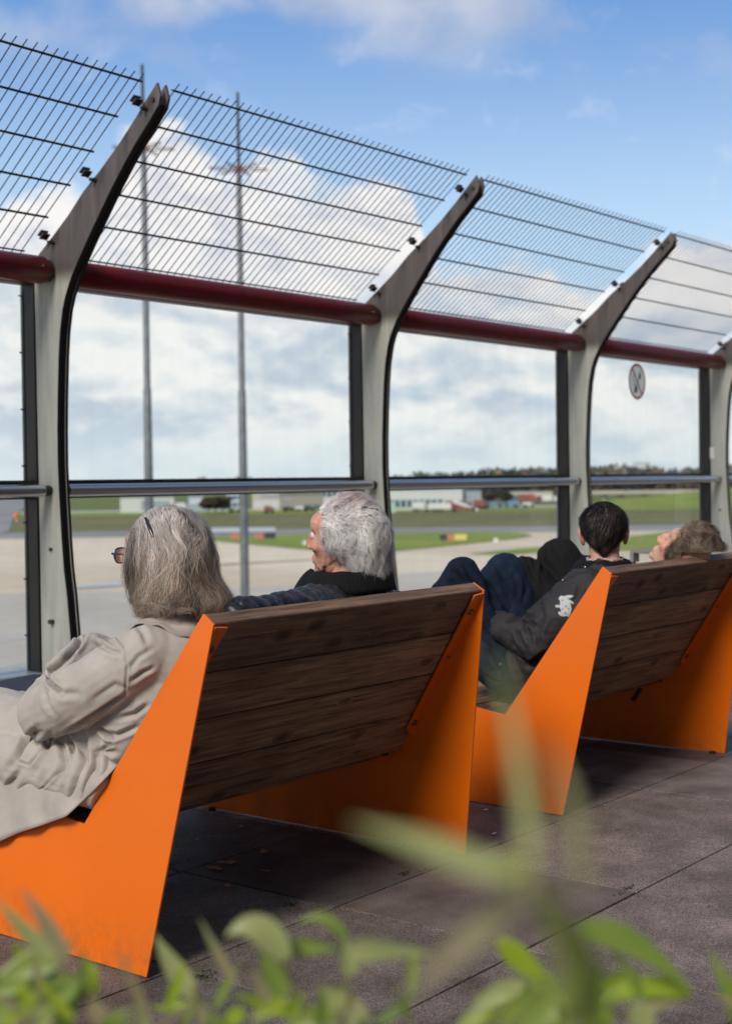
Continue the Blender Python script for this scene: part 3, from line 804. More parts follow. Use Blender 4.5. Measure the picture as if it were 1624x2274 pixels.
# green slope at the right, under the viaduct
g = MB(); vs = []
for i in range(13):
    x = 1330 + i * 50; h = min(1, i / 6) * 5.2
    a = gnd(x, hl(1140, x), GZ - .1); d = (a - Vector((0, 0, a.z))).normalized()
    b = a + Vector((d.x, d.y, 0)) * 160
    vs += [a, a + Vector((d.x, d.y, 0)) * 90 + Vector((0, 0, h * .6)), b + Vector((0, 0, h))]
g.add(vs, [(3 * i + j, 3 * i + j + 1, 3 * i + j + 4, 3 * i + j + 3) for i in range(12) for j in range(2)], True)
tag(g.build('grass_slope', MT['grass']), kind='structure')

# masts
MT['mast_rust'] = mat('rusty_arm', (.16, .085, .06), rough=.7)
MASTS = [(331, 1120, 316, 146, 331, [(255, 318), (378, 320), (376, 347), (300, 335)]), (541, 1120, 527, 208, 377, [])]
for i, (bx, by, tx, ty, cy_, _) in enumerate(MASTS):
    D = 52 if i == 0 else 54
    base = atd(bx, by, D); base.z = GZ
    topp = atd(tx, ty, D); cr_ = atd(tx + (bx - tx) * .15, cy_, D)
    lb = ['tall grey mast with crossed arms nearer the first post', 'tall grey mast with crossed arms, right one of the two'][i]
    t = thing('antenna_mast', base, lb, 'mast', 'twin masts on the apron')
    g = MB(); h = cr_.z; z0 = GZ
    segs = [(z0, .17), (EYE - .5, .165), (EYE + 3.4, .145), (EYE + 3.45, .12), (h - .4, .11), (h, .085)]
    # leaning very slightly as in the photo
    def at(z): k = (z - GZ) / (topp.z - GZ); return (base.x + (topp.x - base.x) * k * .5, base.y + (topp.y - base.y) * k * .5, z)
    g.tube([at(z) for z, _ in segs], [r for _, r in segs], 14); g.build('pole', MT['mast'], t)
    g = MB()
    zt = topp.z
    for s in (-1, 1): g.tube([Vector(at(h)) + Vector((.05 * s, 0, 0)), Vector(at(zt)) + Vector((.03 * s, 0, 0))], .035, 6)
    for q in range(14):
        z = h + (zt - h) * (q + .5) / 14; g.tube([Vector(at(z)) - Vector((.05, 0, 0)), Vector(at(z + .12)) + Vector((.05, 0, 0))], .014, 4)
    g.build('spire', MT['mast_dark'], t)
    for q in range(3):
        an = R(20) + q * R(60); g = MB(); L_ = 1.12
        d = Vector((math.cos(an), math.sin(an), 0)) * L_
        for dz in (-.07, .07): g.tube([Vector(at(h)) - d + Vector((0, 0, dz * .4)), Vector(at(h)) + Vector((0, 0, dz)), Vector(at(h)) + d + Vector((0, 0, dz * .4))], .02, 5)
        for w in np.linspace(-.9, .9, 9): g.tube([Vector(at(h)) + d * w - Vector((0, 0, .06)), Vector(at(h)) + d * (w + .06) + Vector((0, 0, .06))], .011, 4)
        g.build('cross_arm', MT['mast_rust'], t)
    g = MB(); c = Vector(at(h)); g.box(c.x - .09, c.x + .09, c.y - .09, c.y + .09, c.z - .06, c.z + .12, .03); g.build('red_fitting', MT['red_lamp'], t)

# far woodland
def leafy(g, c, rx, rz, n, size, colf, rr):
    for _ in range(n):
        while True:
            p = Vector((rr.uniform(-1, 1), rr.uniform(-1, 1), rr.uniform(-1, 1)))
            if .25 < p.length < 1: break
        q = c + Vector((p.x * rx, p.y * rx, p.z * rz))
        a = Vector((rr.gauss(0, 1), rr.gauss(0, 1), rr.gauss(0, 1))).normalized(); b = a.orthogonal().normalized(); b.rotate(Matrix.Rotation(rr.uniform(0, 6.28), 3, a)); d = a.cross(b)
        s = size * rr.uniform(.5, 1.1); g.curc = colf(p)
        g.add([q - b * s - d * s * .6, q + b * s - d * s * .7, q + b * s * .7 + d * s, q - b * s * .8 + d * s * .8], [(0, 1, 2, 3)], False)


MT['leafmass'] = mat('autumn_foliage', (.1, .1, .05), rough=.9, attr='board', var=.25, vscale=.4, trans=.25)
MT['bark'] = mat('bark', (.06, .045, .035), rough=.9, var=.3)
rr = random.Random(5)
pal = [(.085, .085, .045), (.15, .105, .04), (.19, .11, .045), (.055, .075, .035), (.11, .075, .05), (.24, .16, .06), (.07, .06, .045), (.042, .06, .04)]
g = MB()
wt = [(-40, 1073), (0, 1070), (100, 1070), (200, 1072), (300, 1069), (420, 1062), (520, 1057), (600, 1062), (700, 1066), (850, 1062), (880, 1056), (930, 1053), (990, 1050), (1040, 1046), (1080, 1042), (1130, 1037), (1170, 1041), (1200, 1037), (1290, 1043),
      (1310, 1040), (1350, 1034), (1400, 1036), (1440, 1036), (1480, 1039), (1540, 1036), (1600, 1030), (1700, 1030)]


def wtop(x):
    for (a, ya), (b, yb) in zip(wt, wt[1:]):
        if a <= x <= b: return ya + (yb - ya) * (x - a) / (b - a)
    return 1036


for rowi, (D, nn) in enumerate([(1000, 120), (880, 120), (800, 90)]):
    for i in range(nn):
        x = -60 + 1780 * (i + rr.uniform(-.3, .3)) / nn
        if rowi and x < 840: continue
        DD = D if x > 840 else 2200
        ty = wtop(x) + rr.uniform(-3, 5) + rowi * 9 + (3 if x < 840 else 0)
        tp = atd(x, ty, DD); hz = tp.z - GZ
        if hz < 4: continue
        c = Vector((tp.x, tp.y, GZ + hz * .55)); rx = rr.uniform(4, 7) * DD / 1000; rz = hz * .5
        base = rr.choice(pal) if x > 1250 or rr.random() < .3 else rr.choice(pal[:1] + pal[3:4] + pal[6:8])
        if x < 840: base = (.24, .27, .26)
        k = .8 + .4 * rr.random(); base = tuple(v * .8 + q_ * .2 for v, q_ in zip(base, (.34, .36, .38)))  # distance haze mixed into the foliage colours
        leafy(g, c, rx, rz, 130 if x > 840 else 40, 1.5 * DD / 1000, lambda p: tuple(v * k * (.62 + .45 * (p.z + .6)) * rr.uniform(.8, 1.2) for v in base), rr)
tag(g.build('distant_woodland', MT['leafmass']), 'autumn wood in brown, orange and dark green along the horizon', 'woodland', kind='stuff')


def tree(px, py, D, h, w, pals, label, bare=False):
    b = atd(px, py, D); b.z = GZ
    t = thing('autumn_tree' if not bare else 'bare_tree', b, label, 'tree', 'trees near the airport halls')
    g = MB(); g.tube([b, b + Vector((.1, 0, h * .4)), b + Vector((0, .1, h * .75))], [h * .03, h * .02, h * .008], 8)
    for q in range(7):
        an = q * 2.4; z0 = h * (.3 + .06 * q); g.tube([b + Vector((0, 0, z0)), b + Vector((math.cos(an) * w * .5, math.sin(an) * w * .5, z0 + h * .25))], [h * .012, h * .003], 5)
    g.build('trunk', MT['bark'], t)
    g = MB(); base = rr.choice(pals)
    for q in range(9):
        c = b + Vector((rr.uniform(-.5, .5) * w, rr.uniform(-.5, .5) * w, h * rr.uniform(.42, .85)))
        k = rr.uniform(.7, 1.3); leafy(g, c, w * .34, h * .17, 70, .55, lambda p: tuple(v * k * rr.uniform(.75, 1.25) for v in base), rr)
    g.build('crown', MT['leafmass'], t)


for a in [(462, 1126, 450, 5.2, 5, pal[3:5], 'dark bushy tree left of the second mast, beside the pale houses'), (478, 1126, 455, 5.6, 5, pal[4:5], 'brown round tree between the dark bushy tree and the second mast'), (494, 1126, 450, 5.0, 4.5, pal[6:7], 'small grey-brown tree just left of the second mast'),
          (1082, 1122, 520, 6.5, 6, pal[6:8], 'dark tree right beside the grey end wall of the white roofed hall'), (1120, 1118, 540, 5, 6, pal[3:4], 'low dark green tree behind the blue vehicles'), (1250, 1116, 600, 6, 7, pal[5:6], 'yellow tree beneath the viaduct by the third post')]:
    tree(*a)

# buildings
MT['b_white'] = mat('white_wall', (.62, .63, .63), rough=.8, var=.06); MT['b_beige'] = mat('beige_wall', (.50, .46, .38), rough=.8, var=.08)
MT['b_grey'] = mat('grey_blue_wall', (.33, .38, .42), rough=.7, var=.08); MT['b_taupe'] = mat('taupe_wall', (.33, .30, .255), rough=.8, var=.06)
MT['b_glass'] = mat('blue_window', (.07, .13, .2), rough=.2, spec=.8, var=.5, vscale=.3); MT['b_roof'] = mat('roof_edge', (.2, .2, .2), rough=.8)
MT['b_conc'] = mat('viaduct_concrete', (.46, .42, .36), rough=.85, var=.1, vscale=.2)
MT['v_red'] = mat('vehicle_red', (.30, .085, .075), rough=.5); MT['v_white'] = mat('vehicle_white', (.72, .72, .7), rough=.35, coat=.3)
MT['v_blue'] = mat('vehicle_blue', (.16, .3, .45), rough=.4); MT['v_teal'] = mat('vehicle_pale_green', (.4, .55, .45), rough=.5); MT['tyre'] = mat('tyre', (.02, .02, .02), rough=.9)
MT['v_dark'] = mat('vehicle_dark', (.05, .055, .07), rough=.3); MT['v_pink'] = mat('sign_salmon', (.6, .2, .12), rough=.6); MT['v_yellow'] = mat('sign_yellow', (.75, .6, .16), rough=.5); MT['v_orange'] = mat('signal_orange', (.8, .18, .04), rough=.5)


def frame_at(px, py, D):
    """origin on the ground seen at (px,py), with axes: a = to the right in view, b = away."""
    p = atd(px, py, D); p.z = GZ
    r = ray(px, py); b = Vector((r.x, r.y, 0)).normalized(); a = Vector((b.y, -b.x, 0))
    return p, a, b


def obx(g, o, a, b, u0, u1, v0, v1, z0, z1):
    c = o + a * (u0 + u1) / 2 + b * (v0 + v1) / 2 + Vector((0, 0, (z0 + z1) / 2))
    g.obox(c, a * (u1 - u0) / 2, b * (v1 - v0) / 2, (0, 0, (z1 - z0) / 2))


def px_m(px, D): return px * D / FPX


def hall(x0, x1, ytop, ybase, D, depth, label, name, m, wins=None, roof=None, cat='building', yaw=0.):
    o, a, b = frame_at((x0 + x1) / 2, ybase, D)
    if yaw: a.rotate(Matrix.Rotation(yaw, 3, 'Z')); b.rotate(Matrix.Rotation(yaw, 3, 'Z'))
    w = px_m(x1 - x0, D); h = atd((x0 + x1) / 2, ytop, D).z - GZ
    t = thing(name, o, label, cat)
    g = MB(); obx(g, o, a, b, -w / 2, w / 2, 0, depth, -.3, h); g.build('wall', m, t)
    g = MB(); obx(g, o, a, b, -w / 2 - .2, w / 2 + .2, -.25, depth + .2, h, h + .35)
    if roof != 'plain':
        for k in range(3): u = (-.3 + .3 * k) * w; obx(g, o, a, b, u - 1, u + 1, 2, 4, h + .35, h + 1.0)
    g.build('roof', MT['b_roof'] if roof != 'white' else MT['b_white'], t)
    if wins:
        for (u0, u1, z0, z1, n, wm) in wins:
            for k in range(n):
                ww = (u1 - u0) * w / n; uu = -w / 2 + u0 * w + k * ww
                g = MB(); obx(g, o, a, b, uu + ww * .12, uu + ww * .88, -.12, .02, z0 * h, z1 * h); wo = g.build('window', MT[wm], t)
    return t


hall(268, 386, 1104, 1126, 480, 14, 'long low white hall with blue-grey side left of the first mast', 'low_hall', MT['b_white'], [(.3, 1, .15, .75, 1, 'b_grey')], 'plain')
hall(418, 452, 1101, 1125, 520, 10, 'small pale blue-grey shed right of the white box truck', 'shed', MT['b_grey'], [(.1, .9, .4, .8, 3, 'b_white')], 'plain')
hall(505, 548, 1094, 1128, 520, 10, 'pale house with dark windows directly behind the second mast', 'pale_house', MT['b_white'], [(.0, 1, .1, .4, 4, 'b_glass'), (0, 1, .55, .85, 4, 'b_glass')])
hall(560, 622, 1090, 1130, 500, 12, 'cream office block with a row of tall white piers right of the second mast', 'cream_office', MT['b_beige'], [(.05, 1, .08, .5, 7, 'b_white'), (.3, 1, .6, .85, 5, 'b_grey')])
hall(620, 718, 1098, 1130, 490, 14, 'plain taupe flat roofed hall left of the white haired man', 'taupe_hall', MT['b_taupe'], [(.55, .95, .02, .3, 2, 'b_glass'), (.1, .3, .6, .8, 2, 'b_grey')], 'plain')
hall(690, 760, 1085, 1124, 560, 12, 'pale upper block behind the taupe hall, beside the man', 'upper_block', MT['b_white'], [(.0, 1, .5, .85, 6, 'b_glass')])
hall(760, 1026, 1089, 1127, 470, 20, 'long white roofed hall with a blue glazed front right of the second post', 'glazed_hall', MT['b_white'], [(.02, .84, .1, .5, 16, 'b_glass')], 'white')
hall(1020, 1068, 1090, 1126, 472, 18, 'blank grey-blue end block joined to the white roofed hall', 'end_block', MT['b_grey'], None, 'plain')
hall(1068, 1230, 1106, 1118, 640, 8, 'low dark strip of sheds beneath the viaduct', 'low_shed', MT['v_dark'], [(.05, .95, .2, .6, 12, 'b_grey')], 'plain')
hall(1405, 1440, 1028, 1068, 1150, 20, 'white house top showing above the wood near the round sign', 'white_house', MT['b_white'], [(.1, .9, .5, .8, 4, 'b_grey')], 'plain')

# viaduct
o, a, b = frame_at(1300, 1120, 620)
t = thing('road_viaduct', o, 'long pale concrete road viaduct on piers before the autumn wood', 'bridge')
zt = atd(1300, 1094, 620).z; zr = zt - GZ; g = MB(); obx(g, o, a, b, -48, 120, .002, 9, zr - 1.0, zr + .1); obx(g, o, a, b, -48, 120, -.3, 0, zr - .8, zr + .9); g.build('deck', MT['b_conc'], t)
for px in (1068, 1125, 1188, 1240, 1305, 1340, 1376, 1427, 1466, 1520, 1600, 1680):
    u = px_m(px - 1300, 620)
    g = MB(); c = o + a * u + b * 3; g.box(c.x - 1, c.x + 1, c.y - 1, c.y + 1, GZ - .3, zt - 1.003); g.build('pier', MT['b_conc'], t)
g = MB()
for k in range(46): c = o + a * (-46 + k * 3.6) + Vector((0, 0, 0)); g.box(c.x - .05, c.x + .05, c.y - .05, c.y + .05, zt + .9, zt + 1.9)
g.build('railing', MT['b_roof'], t)


def truck(px, py, D, Lm, h, m, label, kind='box', flip=1, cabm=None, cat='truck', name='service_truck'):
    o, a, b = frame_at(px, py, D); a = a * flip
    t = thing(name, o, label, cat)
    z = GZ
    g = MB(); obx(g, o, a, b, -Lm * .5, Lm * .2, -1.2, 1.2, .7, h); 
    if kind == 'tank': g = MB(); g.tube([o + a * (-Lm * .5) + Vector((0, 0, h * .6)), o + a * (-Lm * .48) + Vector((0, 0, h * .6)), o + a * (Lm * .2) + Vector((0, 0, h * .6))], [h * .3, h * .36, h * .36], 16)
    g.build('body', m, t)
    g = MB(); obx(g, o, a, b, Lm * .23, Lm * .5, -1.15, 1.15, .6, h * .8); cab = g.build('cab', cabm or m, t)
    g = MB(); obx(g, o, a, b, Lm * .3, Lm * .47, -1.19, -1.15, h * .5, h * .72); g.build('window', MT['v_dark'], cab)
    g = MB(); obx(g, o, a, b, -Lm * .5, Lm * .5, -1.0, 1.0, .45, .7); g.build('chassis', MT['v_dark'], t)
    for u in (-.36, -.18, .34):
        for v in (-1.2, 1.0):
            g = MB(); c = o + a * (u * Lm) + b * v + Vector((0, 0, .48)); g.tube([c, c + b * .25], .48, 14); g.build('wheel', MT['tyre'], t)


truck(405, 1129, 440, 4.2, 3.6, MT['v_white'], 'white box truck parked right of the long low hall')
truck(388, 1126, 460, 4.0, 2.6, MT['v_red'], 'red truck half hidden by the white box truck')
truck(934, 1128, 440, 5.6, 2.9, MT['v_white'], 'white and red fire engine, leftmost of those before the glazed hall', cabm=MT['v_red'])
truck(957, 1128, 436, 4.6, 2.6, MT['v_white'], 'all white van second from the left before the glazed hall', flip=-1)
truck(990, 1128, 432, 7.0, 2.7, MT['v_white'], 'white truck with red cab in the middle before the glazed hall', cabm=MT['v_red'])
truck(1017, 1124, 446, 8.5, 3.1, MT['v_red'], 'long red truck with low bed behind the mobile stairs', cabm=MT['v_red'])
truck(1066, 1124, 470, 4.6, 2.8, MT['v_red'], 'dark red van at the right end of the glazed hall')
truck(1091, 1124, 480, 8, 2.0, MT['v_blue'], 'pale blue flatbed right of the dark red van')
truck(1135, 1124, 480, 5, 2.3, MT['v_blue'], 'small blue van between the flatbed and the third post', flip=-1)
truck(1172, 1124, 480, 4, 1.7, MT['v_white'], 'small pale car near the orange reflection by the third post', cat='car', name='parked_car')
truck(1176, 1112, 560, 9, 3.4, MT['v_red'], 'dull red trailer on the road under the viaduct')
truck(1206, 1113, 560, 17, 3.2, MT['v_white'], 'long white articulated truck right of the dull red trailer')
truck(597, 1132, 440, 3.0, 2.3, MT['v_red'], 'small bright red box van before the cream office')
for px, lb, c in [(640, 'grey car parked left end before the taupe hall', 'v_dark'), (668, 'white car in the middle before the taupe hall', 'v_white'), (686, 'dark car right of the white car before the taupe hall', 'v_dark'), (520, 'light car before the pale house', 'v_white')]:
    truck(px, 1131, 460, 3.6, 1.6, MT[c], lb, cat='car', name='parked_car')
# pale cabinet
o, a, b = frame_at(870, 1129, 430); t = thing('equipment_cabinet', o, 'pale green upright cabinet left of the fire engines', 'cabinet')
g = MB(); obx(g, o, a, b, -1.1, 1.1, -.6, .6, .1, 3.1); g.build('body', MT['v_teal'], t)
g = MB(); obx(g, o, a, b, -1.2, 1.2, -.7, .7, 3.1, 3.25); obx(g, o, a, b, -1.2, 1.2, -.7, .7, -.3, .1); g.build('frame', MT['b_grey'], t)
# mobile stairs
o, a, b = frame_at(1040, 1130, 438); t = thing('mobile_stairs', o, 'white passenger stairs sloping down to the right before the glazed hall', 'stairs')
g = MB(); g.add([o + a * u + b * v + Vector((0, 0, z)) for v in (-1, 1) for u, z in ((-5, 3.2), (-4, 3.4), (3, .6), (3, .1), (2, .1), (-5, 2.6))], [(0, 1, 2, 3, 4, 5), (11, 10, 9, 8, 7, 6), (0, 6, 7, 1), (1, 7, 8, 2), (2, 8, 9, 3), (5, 4, 10, 11), (0, 5, 11, 6), (3, 9, 10, 4)]); g.build('flight', MT['v_white'], t)
g = MB(); obx(g, o, a, b, -5, 2, -1, 1, .4, 1.2); g.build('chassis', MT['v_red'], t)
for u in (-4, 1.5):
    g = MB(); c = o + a * u - b * 1.1 + Vector((0, 0, .45)); g.tube([c, c + b * .3], .45, 12); g.build('wheel', MT['tyre'], t)


def taxi_sign(px, py, D, segs, label):
    o, a, b = frame_at(px, py, D); t = thing('taxiway_sign', o, label, 'sign')
    u = 0
    for w, m in segs:
        g = MB(); obx(g, o, a, b, u, u + w - .05, -.12, .12, .35, 1.25); g.build('panel', MT[m], t); u += w
    g = MB()
    for k in np.arange(.3, u, 1.2): obx(g, o, a, b, k - .05, k + .05, -.05, .05, -.1, .35)
    g.build('leg', MT['b_roof'], t)


taxi_sign(976, 1196, 225, [(1.2, 'v_dark'), (1.1, 'v_pink'), (2.0, 'v_yellow')], 'taxiway sign in black, red and yellow panels standing on the grass island')
taxi_sign(566, 1186, 240, [(1.5, 'v_pink'), (2.0, 'v_dark')], 'red and black taxiway sign on the grass right of the second mast')
taxi_sign(512, 1183, 240, [(1.5, 'v_pink')], 'small orange sign at the left tip of the grass island')
for px, py, lb in [(676, 1196, 'white runway lamp just left of the nose of the man'), (1100, 1201, 'pale lamp near the right tip of the grass island')]:
    o, a, b = frame_at(px, py, 220); t = thing('ground_lamp', o, lb, 'lamp')
    g = MB(); obx(g, o, a, b, -.35, .35, -.3, .3, .1, .75); g.build('housing', MT['v_white'], t); g = MB(); obx(g, o, a, b, -.1, .1, -.1, .1, -.1, .1); g.build('foot', MT['b_roof'], t)
o, a, b = frame_at(37, 1124, 380); t = thing('warning_beacon', o, 'orange beacon beside the side taxiway left of the first post', 'beacon')
g = MB(); g.tube([o + Vector((0, 0, .8)), o + Vector((0, 0, 1.6)), o + Vector((0, 0, 2.4))], [.5, .8, .3], 12); g.build('light', MT['v_orange'], t); g = MB(); g.tube([o, o + Vector((0, 0, .8))], .2, 8); g.build('foot', MT['v_white'], t)
# small pale panel standing near the fence, beyond the dark haired man
p = on_x(1407, 1222, 7.4)
t = thing('info_panel', (7.4, p.y, 0), 'low pale panel with dark grey rim close to the glass', 'panel')
g = MB()
p = on_x(1407, 1222, 7.4)
y0 = p.y; g.box(7.4, 7.44, y0 - .25, y0, .75, p.z - .012)
g.build('board', MT['white_stone'], t)
g = MB(); g.box(7.385, 7.46, y0 - .27, y0 + .02, p.z - .012, p.z + .006); g.box(7.385, 7.46, y0, y0 + .022, .7, p.z - .012); g.build('rim', MT['grey_frame'], t)
g = MB()
for q in (.02, -.25): g.tube([(7.42, y0 + q, .002), (7.42, y0 + q, .75)], .018, 8); 
g.build('leg', MT['grey_frame'], t)

# ------------------------------------------------------------------ benches
BP = [(0, 0.003), (-.147, .857), (-.110, .881), (.262, .331), (.39, .347), (1.22, .447), (1.17, .003)]     # side plate outline (y towards the fence, z)
BL, KS = 1.376, .115          # length at the floor, and how far the two side plates lean together
MT['foot'] = mat('rubber_foot', (.02, .02, .02), rough=.8)


def bench(loc, label):
    b = thing('lounge_bench', loc, label, 'bench', 'orange and wood benches facing the airfield')
    x0, y0, z0 = loc
    th = .007
    d = Vector((0, .372, -.55)).normalized(); nn = Vector((0, -.828, -.560)).normalized()      # down the back board, and out of its rear face
    ds = Vector((0, .83, .100)).normalized(); ns = Vector((0, .1, -.83)).normalized()
    for xx, s in ((0, 1), (BL, -1)):
        def PX(z): return x0 + xx + s * KS * z
        g = MB(); n = len(BP)
        vs = [(PX(z), y0 + y, z) for y, z in BP] + [(PX(z) + s * th, y0 + y, z) for y, z in BP]
        g.add(vs, [tuple(range(n))[::-1], tuple(range(n, 2 * n))] + [(i, (i + 1) % n, n + (i + 1) % n, n + i) for i in range(n)])
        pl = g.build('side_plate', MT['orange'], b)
        bv = pl.modifiers.new('bevel', 'BEVEL'); bv.width = .0016; bv.segments = 2; bv.limit_method = 'ANGLE'; bv.angle_limit = R(40)

        def on(y, z, u): return Vector((PX(z) + s * (th + u), y0 + y, z))
        # flange folded along the rear of the back boards, with bolts
        def bp(t, u, o=0.):        # t along the board from its top, u inwards from the plate, o out of the rear face
            p = Vector((0, -.147, .857)) + d * t + nn * (.001 + o); return on(p.y, p.z, u)
        L_ = .585; w = .047
        g = MB(); q = [(0.006, 0), (.012, w), (L_ - .04, w), (L_, .0)]
        g.add([bp(t, u) for t, u in q] + [bp(t, u, .005) for t, u in q], [(0, 1, 2, 3), (7, 6, 5, 4), (0, 4, 5, 1), (1, 5, 6, 2), (2, 6, 7, 3), (3, 7, 4, 0)])
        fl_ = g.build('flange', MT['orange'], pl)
        for k, rr_ in ((.075, .009), (.25, .004), (.52, .009)):
            c = bp(k, w * .55, .005); g = MB()
            g.tube([c, c + nn * .004, c + nn * .0041, c + nn * .009], [rr_ * 1.2, rr_ * 1.2, rr_ * .65, rr_ * .6], 12); g.build('bolt', MT['dark_bolt'], fl_)
        g = MB(); q = [(.28, .2935), (1.19, .403)]
        a0, a1 = on(*q[0], 0), on(*q[1], 0); a2, a3 = on(*q[1], .05), on(*q[0], .05); dz = Vector((0, 0, -.005))
        g.add([a0, a1, a2, a3, a0 + dz, a1 + dz, a2 + dz, a3 + dz], [(0, 1, 2, 3), (7, 6, 5, 4), (0, 4, 5, 1), (1, 5, 6, 2), (2, 6, 7, 3), (3, 7, 4, 0)])
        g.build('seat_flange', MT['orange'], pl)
        for yy in (.05, 1.10):
            g = MB(); g.tube([(x0 + xx + s * .022, y0 + yy, -.004), (x0 + xx + s * .022, y0 + yy, .010)], .014, 12); g.build('foot', MT['foot'], pl)

    def boards(name, O, d, nn, count, w, gap, thick, seed):
        g = MB(); rb = random.Random(seed)
        for k in range(count):
            g.curc = (rb.uniform(0, 9), rb.uniform(0, 9), rb.uniform(0, 9))
            o = O + d * (k * (w + gap)); tw = nn * rb.uniform(-.0015, .0015); b_ = .003
            sec = [(b_, 0), (w - b_, 0), (w, b_), (w, thick - b_), (w - b_, thick), (b_, thick), (0, thick - b_), (0, b_)]
            nx = 8; vs = []
            for i in range(nx + 1):
                for u, v in sec:
                    q = o + d * u + nn * v + tw * math.sin(i * .6 + k); xa = x0 + KS * q.z + th + .0015; xb = x0 + BL - KS * q.z - th - .0015
                    vs.append((xa + (xb - xa) * i / nx, q.y, q.z))
            fs = [(i * 8 + j, i * 8 + (j + 1) % 8, (i + 1) * 8 + (j + 1) % 8, (i + 1) * 8 + j) for i in range(nx) for j in range(8)]
            fs += [tuple(range(8))[::-1], tuple(nx * 8 + j for j in range(8))]
            g.add(vs, fs)
        return g.build(name, MT['wood'], b)
    boards('backrest', Vector((0, y0 - .110, .881)) + nn * -.001 + d * .001, d, nn, 4, .1585, .0045, .042, 3)
    boards('seat', Vector((0, y0 + .270, .3285)), ds, ns, 6, .151, .006, .036, 9)
    if x0 > 4:      # bracket end showing under the back board
        r_ = ray(1412, 1545); t_ = (y0 + .235) / r_.y; p = r_ * t_ + Vector((0, 0, EYE))
        g = MB(); g.obox(p + Vector((0, 0, .006)), (.010, 0, 0), d * .030, nn * .007); g.build('brace', MT['foot'], b)
    return b


bench((2.333, 2.520, 0), 'nearer orange sided wooden bench carrying the beige coat woman and the white haired man')
bench((4.335, 2.532, 0), 'farther orange sided wooden bench with the dark haired youth and the reclining woman')
# ------------------------------------------------------------------ people: tools
def sines(seed, k=10, f=1.):
    r = np.random.default_rng(seed); K = r.normal(0, 1, (k, 3)) * f; ph = r.uniform(0, 6.28, k); A = r.normal(0, 1, (k, 3)) / math.sqrt(k)
    return lambda P: np.sin(P @ K.T + ph) @ A


def fbm(P, freq, seed=0, oct=3):
    out = np.zeros(len(P)); a = 1.; f = freq; tot = 0
    for o in range(oct):
        r = np.random.default_rng(seed + o); 
        K = r.normal(0, 1, (9, 3)) * f; ph = r.uniform(0, 6.28, 9); w = np.sin(P @ K.T + ph + 1.5 * np.sin(P @ K[::-1].T * .6 + ph[::-1])).sum(1) / 9 ** .5
        out += a * w; tot += a; a *= .5; f *= 2
    return out / tot


def cone(p0, p1, r0, r1, flat=None, seg=18, rings=7):
    """tapered capsule; flat = (direction, factor) squeezes it along a direction"""
    p0 = Vector(p0); p1 = Vector(p1); t = (p1 - p0); Ln = t.length; t = t.normalized() if Ln > 1e-6 else Vector((0, 0, 1))
    u = t.orthogonal().normalized(); w = t.cross(u); vs = []; fs = []
    rows = []
    for i in range(rings): a = -math.pi / 2 + math.pi / 2 * i / (rings - 1); rows.append((p0 + t * r0 * math.sin(a), max(r0 * math.cos(a), 1e-4)))
    nb = max(1, int(Ln / .04))
    for i in range(1, nb): k = i / nb; rows.append((p0.lerp(p1, k), r0 + (r1 - r0) * k))
    for i in range(rings): a = math.pi / 2 * i / (rings - 1); rows.append((p1 + t * r1 * math.sin(a), max(r1 * math.cos(a), 1e-4)))
    for c, r in rows:
        for k in range(seg):
            an = 2 * math.pi * k / seg; o = (u * math.cos(an) + w * math.sin(an)) * r
            if flat: fd = Vector(flat[0]).normalized(); o = o - fd * o.dot(fd) * (1 - flat[1])
            vs.append(c + o)
    n = len(rows)
    fs = [(i * seg + k, i * seg + (k + 1) % seg, (i + 1) * seg + (k + 1) % seg, (i + 1) * seg + k) for i in range(n - 1) for k in range(seg)]
    fs += [tuple(range(seg))[::-1], tuple((n - 1) * seg + k for k in range(seg))]
    return vs, fs


def ell(c, r, rot=None, seg=24, rings=16):
    c = Vector(c); vs = []; rot = rot or Matrix.Identity(3)
    for i in range(rings + 1):
        a = -math.pi / 2 + math.pi * i / rings
        for k in range(seg):
            b = 2 * math.pi * k / seg; q = Vector((max(math.cos(a), 1e-3) * math.cos(b) * r[0], max(math.cos(a), 1e-3) * math.sin(b) * r[1], math.sin(a) * r[2])); vs.append(c + rot @ q)
    fs = [(i * seg + k, i * seg + (k + 1) % seg, (i + 1) * seg + (k + 1) % seg, (i + 1) * seg + k) for i in range(rings) for k in range(seg)]
    fs += [tuple(range(seg))[::-1], tuple(rings * seg + k for k in range(seg))]
    return vs, fs


def fuse(parts, voxel, smooth=3, name='m'):
    g = MB()
    for vs, fs in parts: g.add(vs, fs)
    me = g.mesh(name); ob = bpy.data.objects.new('tmp_fuse', me); col.objects.link(ob)
    m = ob.modifiers.new('r', 'REMESH'); m.mode = 'VOXEL'; m.voxel_size = voxel; m.use_smooth_shade = True
    if smooth: s = ob.modifiers.new('s', 'SMOOTH'); s.factor = .5; s.iterations = smooth
    dg = bpy.context.evaluated_depsgraph_get(); ev = ob.evaluated_get(dg)
    out = bpy.data.meshes.new_from_object(ev); out.name = name
    bpy.data.objects.remove(ob); bpy.data.meshes.remove(me)
    for p in out.polygons: p.use_smooth = True
    out.materials.clear()
    return out


def get_co(me):
    a = np.empty(len(me.vertices) * 3, 'f'); me.vertices.foreach_get('co', a); return a.reshape(-1, 3).astype(float)


def get_no(me):
    a = np.empty(len(me.vertices) * 3, 'f'); me.vertices.foreach_get('normal', a); return a.reshape(-1, 3).astype(float)


def set_co(me, P): me.vertices.foreach_set('co', P.astype('f').ravel()); me.update()


def set_col(me, C, name='board'):
    if C.ndim == 1: C = np.stack([C] * 3, 1)
    ca = me.color_attributes.new(name, 'FLOAT_COLOR', 'POINT') if name not in me.color_attributes else me.color_attributes[name]
    ca.data.foreach_set('color', np.hstack([C, np.ones((len(C), 1))]).astype('f').ravel())


